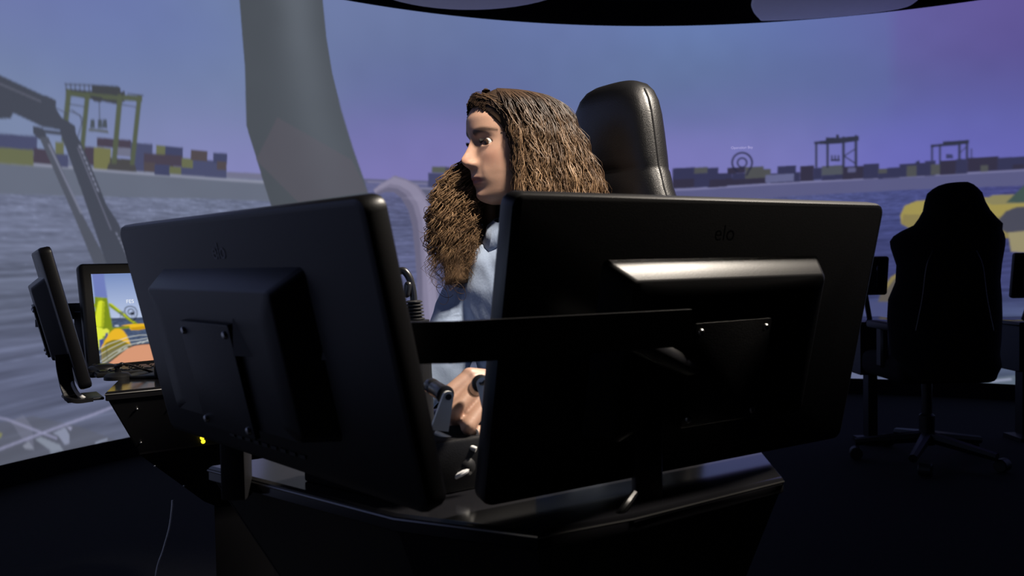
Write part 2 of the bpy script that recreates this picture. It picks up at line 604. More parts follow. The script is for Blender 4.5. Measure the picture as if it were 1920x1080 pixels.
# far shore and harbour wall
BLUE, BLUE2, OLIVE, YEL, RED, BRN, GREY = (72, 76, 116), (64, 68, 108), (104, 108, 76), (116, 116, 72), (74, 64, 84), (82, 72, 80), (98, 102, 128)
cv.poly([(425, 322), (500, 326), (500, 336), (425, 333)], (112, 112, 145))
cv.poly([(680, 335), (810, 339), (810, 346), (680, 343)], (96, 96, 138))
cv.line([(690, 341), (800, 345)], 1.6, (132, 128, 172))
quayL = [(-60, 299), (0, 304), (120, 313), (250, 324), (430, 337), (520, 343)]
cv.poly(quayL + [(520, 378), (430, 374), (200, 369), (0, 364), (-60, 362)], (100, 107, 130))
cv.line(quayL, 5, (136, 140, 166))
cv.poly([(782, 353), (880, 356), (1000, 358), (1150, 360), (1293, 356), (1293, 384), (1000, 384), (790, 380)], (92, 92, 124))
cv.line([(782, 353), (880, 355), (1000, 358)], 3, (128, 124, 160))
quayR = [(1150, 359), (1293, 355), (1452, 344.5), (1665, 333), (1920, 319), (2020, 312)]
cv.poly(quayR + [(2020, 342), (1920, 348), (1700, 356), (1480, 368), (1293, 380), (1150, 384)], (88, 88, 140))
cv.line(quayR, 3.4, (122, 120, 172))


def boxes(lst):
    for (x0, y0, x1, y1, c) in lst:
        s = 0.075 if x1 < 500 else (-0.055 if x0 > 1200 else 0.03)
        d = (x1 - x0) * s
        cv.poly([(x0, y0), (x1, y0 + d), (x1 - 0.5, y1 + d), (x0 - 0.5, y1)], c)


boxes([(-60, 246, 70, 274, BLUE), (-60, 272, 63, 302, OLIVE), (63, 278, 102, 306, RED), (104, 266, 120, 292, OLIVE), (100, 288, 128, 312, BLUE),
       (150, 274, 178, 308, RED), (182, 258, 246, 275, RED), (176, 276, 208, 316, YEL), (206, 296, 252, 318, (74, 72, 76)), (217, 276, 248, 292, (108, 110, 140)),
       (245, 267, 286, 320, BLUE), (293, 272, 311, 290, OLIVE), (310, 274, 343, 296, BLUE2), (270, 287, 342, 308, RED), (270, 304, 292, 322, BRN), (290, 308, 319, 328, BLUE2),
       (318, 312, 341, 326, OLIVE), (340, 310, 425, 328, BLUE), (341, 296, 365, 314, OLIVE), (362, 298, 411, 316, BLUE), (358, 281, 389, 300, BRN), (400, 286, 426, 305, BLUE2), (407, 302, 425, 318, BRN)])
boxes([(803, 324, 836, 351, (66, 68, 112)), (810, 312, 838, 324, (86, 90, 84)), (835, 313, 900, 353, (70, 66, 92))])


def zb(x0, y0, x1, y1, c):
    return (1240 + x0 / 2.8235, 220 + y0 / 2.8235, 1240 + x1 / 2.8235, 220 + y1 / 2.8235, c)


B3, R3, Y3 = (52, 52, 92), (52, 47, 74), (78, 79, 84)
boxes([zb(60, 270, 180, 375, B3), zb(60, 330, 240, 378, R3), zb(175, 266, 247, 300, Y3), zb(175, 298, 247, 372, B3), zb(245, 268, 302, 372, B3), zb(255, 330, 350, 372, R3), zb(300, 297, 375, 330, B3), zb(340, 325, 560, 362, R3),
       zb(350, 268, 446, 300, R3), zb(375, 298, 470, 330, B3), zb(445, 264, 542, 325, Y3), zb(540, 274, 580, 320, Y3), zb(578, 298, 735, 350, B3), zb(615, 260, 714, 300, B3), zb(552, 306, 702, 346, (96, 98, 148)),
       zb(735, 258, 808, 340, R3), zb(806, 268, 852, 330, B3), zb(850, 258, 962, 310, (78, 82, 96)), zb(850, 308, 1000, 335, B3), zb(960, 262, 1072, 330, R3), zb(988, 268, 1030, 292, (90, 90, 140)), zb(1070, 248, 1153, 328, B3), zb(1150, 274, 1200, 300, Y3), zb(1150, 298, 1262, 326, B3), zb(1195, 268, 1262, 300, B3),
       zb(1260, 248, 1398, 318, B3), zb(1300, 258, 1352, 315, Y3), zb(1395, 232, 1452, 312, B3), zb(1428, 250, 1502, 306, Y3), zb(1475, 230, 1562, 305, R3), zb(1560, 222, 1622, 300, B3), zb(1620, 215, 1785, 290, R3), zb(1690, 255, 1730, 290, Y3), zb(1780, 214, 2000, 282, B3), zb(1860, 250, 1920, 276, R3)])

# gantry cranes
CR = (84, 92, 74)
CR2 = (66, 68, 78)
cv.poly([(124, 166), (160, 170), (226, 173), (234, 170), (234, 190), (222, 196), (160, 184), (124, 179)], CR2)
cv.poly([(124, 170), (228, 180), (228, 188), (124, 180)], CR)
cv.line([(122, 158), (176, 160), (222, 163)], 2.0, CR2)
for k in range(12):
    x = 124 + k * 8.6
    cv.line([(x, 157 + k * 0.5), (x, 170 + k * 0.6)], 1.6, CR2)
cv.poly([(172, 160), (200, 161), (226, 164), (226, 176), (172, 172)], CR2)
cv.poly([(230, 178), (267, 180), (266, 191), (230, 188)], CR)
cv.line([(240, 176), (268, 179)], 2.0, CR2)
for (x0, y0, x1, y1, wd) in ((129, 172, 120, 262, 10), (164, 178, 154, 280, 9), (225, 182, 213, 312, 10), (261, 186, 247, 316, 9)):
    cv.line([(x0, y0), (x1, y1)], wd, CR)
cv.poly([(168, 178), (192, 182), (190, 192), (176, 190)], CR2)
cv.line([(186, 190), (187, 232)], 1.3, CR2)
cv.poly([(167, 240), (202, 244), (204, 250), (165, 246)], (92, 98, 108))
for x in (174, 188, 197):
    cv.poly([(x - 4, 224), (x + 3, 224), (x + 4, 240), (x - 5, 240)], (74, 82, 96))
cv.poly([(204, 306), (254, 310), (256, 322), (200, 318)], (74, 72, 78))
cv.line([(130, 195), (158, 200)], 1.2, CR2)
cv.line([(228, 196), (255, 201)], 1.2, CR2)


def zc(x, y):
    return (1240 + x / 2.8235, 220 + y / 2.8235)


DK = (48, 50, 74)
for leg in ((820, 134, 820, 262, 11), (880, 140, 880, 262, 12), (964, 108, 964, 262, 13), (1030, 100, 1030, 262, 13)):
    cv.line([zc(leg[0], leg[1]), zc(leg[2], leg[3])], leg[4] / 2.82, DK)
cv.poly([zc(808, 130), zc(870, 122), zc(872, 106), zc(925, 108), zc(925, 92), zc(940, 92), zc(940, 108), zc(1045, 98), zc(1045, 124), zc(965, 136), zc(900, 142), zc(810, 142)], DK)
for a, b in (((1030, 165), (968, 205)), ((968, 205), (1030, 246))):
    cv.line([zc(*a), zc(*b)], 2.2, DK)
cv.poly([zc(896, 222), zc(946, 222), zc(946, 232), zc(896, 232)], DK)
for x in (903, 920, 938):
    cv.line([zc(x, 204), zc(x, 228)], 2.6, DK)
for leg in ((1433, 150, 1433, 226, 9), (1475, 150, 1475, 245, 9), (1578, 128, 1578, 222, 11), (1618, 124, 1618, 216, 11)):
    cv.line([zc(leg[0], leg[1]), zc(leg[2], leg[3])], leg[4] / 2.82, DK)
cv.poly([zc(1426, 146), zc(1490, 140), zc(1492, 128), zc(1560, 124), zc(1630, 120), zc(1628, 138), zc(1560, 148), zc(1426, 158)], DK)
cv.line([zc(1620, 150), zc(1580, 190)], 1.8, DK)
cv.poly([zc(1508, 195), zc(1542, 195), zc(1545, 218), zc(1506, 218)], (58, 60, 110))
cv.line([zc(1642, 168), zc(1642, 214)], 1.8, DK)
cv.poly([zc(1340, 240), zc(1365, 226), zc(1368, 246)], DK)
# position pin
cv.ring(1391.5, 305, 18.6, 3.4, (40, 40, 70), 140, 400)
cv.ring(1391.5, 305, 8.6, 3.0, (40, 40, 70))
cv.line([(1377, 317), (1383, 322)], 3.0, (40, 40, 70))
cv.line([(1406, 316), (1400, 328)], 3.0, (40, 40, 70))

# ship's crane boom on the left
BM, BM2 = (68, 72, 90), (80, 84, 102)
cv.poly([(-60, 112), (0, 141), (80, 178), (88, 180), (105, 188), (105, 203), (114, 219), (141, 236), (143, 258), (152, 270), (118, 256), (112, 243), (80, 238), (62, 229), (25, 212), (20, 222), (-60, 224)], BM)
cv.poly([(62, 236), (80, 240), (88, 256), (74, 262), (62, 250)], BM)
cv.line([(80, 246), (114, 250)], 7, BM)
cv.line([(0, 157), (76, 190)], 1.6, (106, 108, 132))
cv.poly([(74, 258), (90, 256), (152, 398), (206, 500), (262, 640), (232, 640), (180, 505), (140, 408)], BM2)
cv.poly([(112, 246), (143, 252), (152, 268), (178, 330), (200, 385), (222, 418), (256, 500), (320, 660), (262, 650), (205, 510), (150, 350)], BM)
cv.line([(92, 272), (152, 399)], 4.0, (118, 122, 150))
cv.line([(146, 278), (208, 430)], 1.5, (110, 112, 140))
for k in range(9):
    x, y = 147 + k * 4.1, 272 + k * 10.0
    cv.poly([(x, y), (x + 4.4, y + 2), (x + 6.4, y + 7.6), (x + 2.0, y + 5.6)], (128, 132, 162))
for k in range(10):
    x, y = 216 + k * 3.9, 436 + k * 8.0
    cv.poly([(x, y), (x + 4.2, y + 2), (x + 6, y + 6), (x + 2, y + 4.2)], (128, 132, 162))
for pts in ([(105, 203), (125, 212), (118, 226)], [(130, 208), (150, 216), (154, 234)], [(135, 206), (156, 222), (146, 256)]):
    cv.line(pts, 1.6, (70, 74, 92))

# mast and pipe of the pictured ship
Lm = [(446, -20), (449, 0), (456, 88), (459, 123), (462, 236), (475, 278), (493, 338), (505, 376), (545, 500)]
Rm = [(604, -20), (605, 0), (612, 70), (623, 137), (640.5, 208), (662, 278), (683, 338), (688, 355), (740, 500)]
uL, uR = [cv.map(*p) for p in Lm], [cv.map(*p) for p in Rm]


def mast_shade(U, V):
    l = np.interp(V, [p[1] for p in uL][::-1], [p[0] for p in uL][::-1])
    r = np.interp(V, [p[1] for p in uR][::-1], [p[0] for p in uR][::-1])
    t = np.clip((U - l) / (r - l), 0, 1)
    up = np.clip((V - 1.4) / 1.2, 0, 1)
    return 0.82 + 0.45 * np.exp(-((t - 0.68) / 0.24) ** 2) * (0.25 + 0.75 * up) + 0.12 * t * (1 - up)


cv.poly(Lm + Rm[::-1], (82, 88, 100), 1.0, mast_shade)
cv.poly([(560, 380), (480, 300), (520, 220), (660, 300), (690, 360)], (104, 88, 104), 0.28)
outer = [(700, 356), (712, 346), (740, 329), (762, 336), (783.5, 347), (800, 368), (810, 398), (813, 427), (817, 500), (826, 600), (840, 790)]
inner = [(706, 366), (722, 360), (738, 360), (752, 371), (765, 392.5), (773, 422), (778, 470), (781, 513), (785, 594), (794, 790)]
cv.poly(outer + inner[::-1], (124, 117, 150))


def between(t):
    n = 10
    o = [outer[int(i * (len(outer) - 1) / n)] for i in range(n + 1)]
    q = [inner[int(i * (len(inner) - 1) / n)] for i in range(n + 1)]
    return [(a[0] * t + b[0] * (1 - t), a[1] * t + b[1] * (1 - t)) for a, b in zip(o, q)]


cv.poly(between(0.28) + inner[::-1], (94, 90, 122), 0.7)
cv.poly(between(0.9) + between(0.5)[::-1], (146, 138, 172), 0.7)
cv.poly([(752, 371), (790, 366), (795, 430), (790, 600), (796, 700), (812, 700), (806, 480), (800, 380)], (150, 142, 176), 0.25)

# yellow float structure on the right, ship's rail and deck on the left
YT, YD = (162, 144, 66), (122, 108, 72)
cv.poly([(1718, 377), (1760, 374), (1960, 366), (1960, 452), (1760, 436), (1706, 428), (1690, 420), (1688, 404), (1696, 386)], YT)
cv.poly([(1694, 402), (1960, 408), (1960, 452), (1760, 436), (1706, 428), (1690, 420)], YD, 0.55)
cv.poly([(1840, 376), (1862, 366), (1980, 362), (1980, 380), (1860, 384)], (140, 130, 82))
cv.poly([(1872, 412), (1886, 396), (1906, 388), (1980, 386), (1980, 446), (1895, 440), (1876, 430)], (72, 72, 92))
cv.poly([(1886, 380), (1980, 290), (1980, 378), (1930, 380)], (62, 84, 82))
cv.poly([(1890, 436), (1980, 428), (1980, 476), (1896, 472)], (152, 140, 100))
cv.poly([(1640, 582), (1652, 548), (1672, 522), (1700, 506), (1740, 500), (1740, 600), (1650, 600)], (96, 88, 84))
cv.line([(1654, 548), (1674, 521), (1702, 505)], 7, (142, 124, 70))
cv.poly([(1612, 566), (1690, 566), (1690, 602), (1632, 602), (1616, 586)], (70, 76, 130))
cv.poly([(1590, 690), (1597, 676), (1604, 690), (1640, 708), (1720, 708), (1720, 725), (1600, 725)], (98, 106, 146))
cv.line([(1594, 686), (1597, 676)], 6, (196, 196, 226))
cv.line([(1682, 667), (1700, 680)], 5, (176, 180, 204))
cv.poly([(1842, 712), (1900, 704), (1960, 708), (1960, 724), (1845, 722)], (92, 106, 128))
cv.line([(1860, 715), (1895, 711)], 4, (150, 156, 190))
RL = (150, 150, 192)
cv.poly([(-40, 800), (60, 780), (150, 800), (230, 830), (230, 850), (-40, 900)], (90, 92, 108), 0.55)
cv.poly([(44, 778), (60, 800), (64, 845), (40, 820), (20, 790)], (120, 122, 150), 0.45)
cv.poly([(66, 824), (76, 819), (112, 834), (119, 845), (100, 848)], (128, 136, 158))
cv.poly([(92, 845), (119, 845), (96, 852)], (118, 126, 148))
cv.poly([(99, 812), (122, 801), (130, 815), (130, 831), (122, 834), (110, 818)], (132, 138, 168))
cv.poly([(124, 800), (136, 801), (132, 807)], (146, 148, 184))
cv.poly([(42, 836), (54, 828), (64, 842), (48, 842)], (128, 132, 154))
cv.line([(-40, 772), (0, 784), (12, 786), (106, 822)], 2.6, RL)
cv.line([(-40, 857), (0, 842), (90, 808), (176, 777), (240, 752)], 3.6, RL)
cv.line([(180, 831), (200, 824)], 3.2, (146, 156, 186))
cv.poly([(-20, 806), (5, 813), (0, 822), (-20, 820)], (132, 134, 84))
# the next projector's tile is a little more violet
seam = on_screen(1674, 100)[0]
tile = np.clip((seam + 0.012 - cv.U) / 0.024, 0, 1) * np.clip((cv.V - 1.9) / 0.45, 0, 1)
cv.C *= 1 + tile[..., None] * np.array((0.03, -0.13, -0.04))
cv.C = blur(cv.C, 1)
cv.C *= (0.98 + 0.04 * vnoise(cv.U * 30, cv.V * 8, 9))[..., None]

screen = cv.mesh('projection_screen', lambda U, V: np.stack([SC.x + SR * np.cos(U), SC.y + SR * np.sin(U), V], -1), 'screen',
                 origin=(SC.x, SC.y, Z_BOT))
tag(screen, 'huge curved projection screen showing a container harbour, sea and cranes', 'screen')


def screen_frame(px, py, off=0.004):
    a, z = on_screen(px, py)
    return frame((SC.x + (SR - off) * math.cos(a), SC.y + (SR - off) * math.sin(a), z), (math.sin(a), -math.cos(a), 0), (math.cos(a), math.sin(a), 0), (0, 0, 1))


cap = text_part('caption', 'Operation Bay', screen_frame(1391, 279), 0.155, 'caption', screen)
cap['label'] = 'small white projected caption above the pin mark'

# ------------------------------------------------------------------ room shell
def arc_pts(a0, a1, r, n):
    return [(SC.x + r * math.cos(a0 + (a1 - a0) * k / n), SC.y + r * math.sin(a0 + (a1 - a0) * k / n)) for k in range(n + 1)]


RO = SR + 0.05
circle = arc_pts(0, 2 * math.pi, RO + 0.3, 96)[:-1]
structure(build('floor', MB().prism(circle, -0.08, 0.0), 'carpet', smooth=None))
structure(build('ceiling', MB().prism(circle, 2.86, 2.94), 'ceiling', smooth=None))


def arc_wall(name, a0, a1, r0, r1, z0, z1, mat, n=64):
    inn, out = arc_pts(a0, a1, r0, n), arc_pts(a0, a1, r1, n)
    return structure(build(name, MB().prism(inn + out[::-1], z0, z1), mat, smooth=30))


arc_wall('baseboard_screen', ARC0, ARC1, SR - 0.012, SR + 0.05, 0.0, Z_BOT, 'black_wall', 120)
arc_wall('wall_screen', ARC0, ARC1, SR + 0.02, SR + 0.09, Z_BOT, Z_TOP, 'black_wall', 120)
arc_wall('trim_1', ARC0, ARC1, SR - 0.012, SR + 0.09, Z_TOP, 2.87, 'black_wall', 120)
arc_wall('wall_back', ARC1, ARC0 + 2 * math.pi, SR - 0.02, SR + 0.09, 0.0, 2.87, 'black_wall', 80)


# suspended ceiling panels
def ceiling_panel(label, poly, z, t):
    c = Vector((sum(p[0] for p in poly) / len(poly), sum(p[1] for p in poly) / len(poly), z))
    th = thing('ceiling_panel', label, 'ceiling panel', c)
    rings = []
    for d, zz in ((0.03, z), (0.008, z + t * 0.12), (0, z + t * 0.5), (0.008, z + t * 0.88), (0.03, z + t)):
        rings.append([Vector((c.x + (x - c.x) * (1 - d / 0.6), c.y + (y - c.y) * (1 - d / 0.6), zz)) for x, y in poly])
    build('pad', MB().rings(rings), 'panel_white', th)
    k = MB()
    for s in (-0.2, 0.2):
        k.tube([(c.x + s, c.y, z + t * 0.5), (c.x + s, c.y, 2.87)], 0.004, 6)
    build('hanger', k, 'steel_black', th)
    return th


pz = 2.50
pe = at(893, 20, 1.0)
# far rim of the round panel seen at (893, 21) in the picture
D1 = (pz - 1) / (ray(893, 21).z / ray(893, 21).y)
c1 = at(893, 21, D1)
ceiling_panel('pale round ceiling panel hanging over the operator chair', [(c1.x + 0.62 * math.cos(a), c1.y - 0.62 + 0.62 * math.sin(a)) for a in np.linspace(0, 2 * math.pi, 48, endpoint=False)], pz, 0.05)
pz2 = 2.56
pts2 = []
for px, py in ((1425, 41), (1411, 25), (1409, 12), (1418, -4), (1450, -16), (1600, -34), (1700, -40), (1722, -30), (1728, -8), (1718, 6), (1690, 18), (1600, 30), (1500, 38)):
    d = ray(px, py)
    p = CAM + d * ((pz2 - 1) / d.z)
    pts2.append((p.x, p.y))
pts2 = [(p.x, p.y) for p in bez([Vector((x, y, 0)) for x, y in pts2 + pts2[:1]], 4)[:-1]]
ceiling_panel('pale long rounded ceiling panel hanging over the second chair', pts2, pz2, 0.05)

# the ceiling downlights
for (pos_, aim_, _w, _s, lab_), lamp in zip(DOWNLIGHTS, BEAMS):
    lt = thing('ceiling_downlight', lab_, 'lamp', pos_)
    lax = (aim_ - pos_).normalized()
    lf = axis_frame(pos_, -lax)
    build('housing', MB().lathe(lf, [(0.15, -0.008), (0.16, -0.008), (0.16, 0.12), (0.05, 0.15), (0.05, 0.02), (0.15, 0.004)]), 'steel_black', lt)
    build('stem', MB().tube([pos_ + Vector((0, 0, 0.1)), (pos_.x, pos_.y, 2.87)], 0.012, 10), 'steel_black', lt)
    lamp.parent = lt
    lamp.location = lax * 0.014

# ------------------------------------------------------------------ console axes (two mirrored wings)
AX_P = Vector((-0.66, 1.38, 0))
AX_U = unit((0.82, 0.57, 0))
AX_W = unit((-0.57, 0.82, 0))
DESK_Z = 0.74


def mirror(x, y):
    v = Vector((x, y, 0)) - AX_P
    r = AX_P + AX_U * v.dot(AX_U) - AX_W * v.dot(AX_W)
    return (r.x, r.y)


# ------------------------------------------------------------------ console wings
def wing(label, poly, screws, led=None):
    c = Vector((sum(p[0] for p in poly) / len(poly), sum(p[1] for p in poly) / len(poly), 0))
    th = thing('console_wing', label, 'console', c)

    def scaled(k, z):
        return [Vector((c.x + (x - c.x) * k, c.y + (y - c.y) * k, z)) for x, y in poly]
    build('desktop', MB().rings([scaled(0.99, DESK_Z), scaled(1.0, DESK_Z - 0.003), scaled(1.0, DESK_Z - 0.018), scaled(0.99, DESK_Z - 0.02)]), 'desk', th)
    build('edge_strip', MB().rings([scaled(1.003, DESK_Z - 0.0045), scaled(1.006, DESK_Z - 0.006), scaled(1.003, DESK_Z - 0.0075)], cap=False), 'edge', th)
    top, bot = scaled(0.985, DESK_Z - 0.018), scaled(0.80, 0.59)
    for i in range(len(poly)):
        j = (i + 1) % len(poly)
        a, b, d, e = top[i], top[j], bot[j], bot[i]
        nrm = (b - a).cross(e - a).normalized()
        if nrm.dot((a + b) / 2 - c) < 0:
            nrm = -nrm
        q = [a, b, d, e]
        build('side_panel', MB().rings([[p for p in q], [p + nrm * 0.004 for p in q]]), 'steel_black', th, smooth=None)
    ped = MB().rings([scaled(0.80, 0.592), scaled(0.80, 0.586), scaled(0.34, 0.42), scaled(0.26, 0.40), scaled(0.26, 0.03), scaled(0.5, 0.025), scaled(0.5, 0.0)])
    build('pedestal', ped, 'black_wall', th, smooth=None)
    return th, c


near_poly = [(-0.40, 1.07), (-0.127, 0.85), (0.02, 0.785), (0.12, 0.835), (0.315, 0.965), (0.33, 1.10), (0.17, 1.37), (0.06, 1.39)]
near_wing, near_c = wing('glossy black console desk under the two monitors with their backs showing', near_poly, [])
far_poly = [mirror(*p) for p in near_poly]
far_wing, far_c = wing('glossy black console desk under the lit display, yellow light on its side', far_poly, [])

# small fittings on the far wing's inner side (seen at depth ~1.8)
def stud(name, px, py, depth, r, mat, parent, toward=CAM):
    p = at(px, py, depth)
    n = (toward - p).normalized()
    return build(name, MB().lathe(axis_frame(p, n), [(r, -0.004), (r, r * 0.3), (r * 0.7, r * 0.7), (r * 0.15, r * 0.85)], 12), mat, parent)


def far_face(px, py, inset=0.0):
    """depth of the far wing's inner panel under a picture point"""
    a = Vector((*far_poly[0], DESK_Z - 0.018)) ; b = Vector((*far_poly[-1], DESK_Z - 0.018))
    cc = Vector((far_c.x, far_c.y, 0))
    a2 = Vector((cc.x + (far_poly[0][0] - cc.x) * 0.985, cc.y + (far_poly[0][1] - cc.y) * 0.985, DESK_Z - 0.018))
    b2 = Vector((cc.x + (far_poly[-1][0] - cc.x) * 0.985, cc.y + (far_poly[-1][1] - cc.y) * 0.985, DESK_Z - 0.018))
    e2 = Vector((cc.x + (far_poly[0][0] - cc.x) * 0.80, cc.y + (far_poly[0][1] - cc.y) * 0.80, 0.59))
    n = (b2 - a2).cross(e2 - a2)
    d = ray(px, py)
    t = (a2 - CAM).dot(n) / d.dot(n)
    return CAM.y + d.y * t - 0.004


for px, py in ((257, 767), (321, 762), (264, 830), (290, 874)):
    stud('screw', px, py, far_face(px, py), 0.0022, 'screw', far_wing)
stud('screw', 345, 911, far_face(345, 905) - 0.01, 0.0022, 'screw', far_wing)
for px, py in ((379, 821), (381, 828)):
    stud('indicator_light', px, py, far_face(px, py), 0.0048, 'led', far_wing)['label'] = 'glowing yellow indicator light'

# ------------------------------------------------------------------ touch monitors
MW_T = 0.025


def monitor(label, pl, pr, L, tilt, toward_back, picture=None, group=None, logo=True, screws=True, lit=True):
    """pl, pr: level top corners of the housing (left and right seen from the camera)"""
    pl, pr = Vector(pl), Vector(pr)
    ex = pr - pl
    ex.z = 0
    W = ex.length
    ex.normalize()
    n = Vector((ex.y, -ex.x, 0))
    if n.dot(Vector(toward_back)) < 0:
        n = -n
    z = Vector((0, 0, 1))
    t = z * math.cos(tilt) + n * math.sin(tilt)
    b = n * math.cos(tilt) - z * math.sin(tilt)
    cen = (pl + pr) / 2 - t * (L / 2)
    fr = frame(cen, ex, b, t)
    th = thing('touch_monitor', label, 'monitor', cen - t * (L / 2), group)
    T = MW_T
    build('housing', slab(MB(), fr, W, L, T, 0.014, 0.006), 'plastic', th)
    # rear cover: a raised block with sloped flanks
    hw, hh = 0.60 * W, 0.62 * L
    cz = L / 2 - 0.20 * L - hh / 2
    mb = MB()
    rings = []
    for ins_s, ins_t, y in ((0, 0, T / 2 - 0.002), (0.003, 0.002, T / 2 + 0.0015), (0.020, 0.016, T / 2 + 0.028), (0.023, 0.019, T / 2 + 0.030), (0.05, 0.05, T / 2 + 0.030)):
        rr = rrect(hw - 2 * ins_s, hh - ins_t - 0.4 * ins_s, 0.008)
        rings.append([fr((p[0], y, p[1] + cz - ins_t / 2 + 0.2 * ins_s)) for p in rr])
    build('rear_cover', mb.rings(rings), 'plastic', th)
    plate_y = T / 2 + 0.0325
    pc = cz - 0.025
    pl_ = build('mount_plate', slab(MB(), fr, 0.12, 0.12, 0.006, 0.004, 0.001, (0, plate_y, pc)), 'steel_black', th)
    if screws:
        for sx in (-0.05, 0.05):
            for sz in (-0.05, 0.05):
                q = fr((sx, plate_y + 0.003, pc + sz))
                build('screw', MB().lathe(axis_frame(q, b), [(0.0042, -0.001), (0.0042, 0.0012), (0.003, 0.0028), (0.0006, 0.0032)], 12), 'screw', pl_)
    vent = MB()
    for k in range(9):
        vent.box(fr, (-0.08 + k * 0.02, T / 2 + 0.0005, -L / 2 + 0.022), (0.012, 0.002, 0.004))
    build('vent', vent, 'rubber', th)
    if logo:
        lf = frame(fr((0, T / 2 + 0.0006, L / 2 - 0.046)), ex, b, t)
        text_part('logo', 'elo', lf, 0.030, 'logo', th)['label'] = 'dim grey lowercase maker mark'
    # display side
    bz = 0.030
    if picture is None:
        u = np.linspace(-W / 2 + bz, W / 2 - bz, 16)
        v = np.linspace(-L / 2 + bz, L / 2 - bz, 10)
        cd = Canvas(u, v, lambda x, y: (x, y))
        skyc, seac = np.array(lin((160, 174, 208))), np.array(lin((70, 82, 110)))
        cd.C[:] = np.where((cd.V > 0.0)[..., None], skyc * (0.8 + 0.4 * (cd.V[..., None] > 0.05)), seac)
    else:
        cd = picture(fr, W, L, bz)
    E3 = [np.array(q) for q in (cen, ex, b, t)]
    cd.mesh('display', lambda U, V: E3[0] + U[..., None] * E3[1] + E3[2] * (-T / 2 - 0.0006) + V[..., None] * E3[3], 'display' if lit else 'bezel', th)
    return th, fr, cd


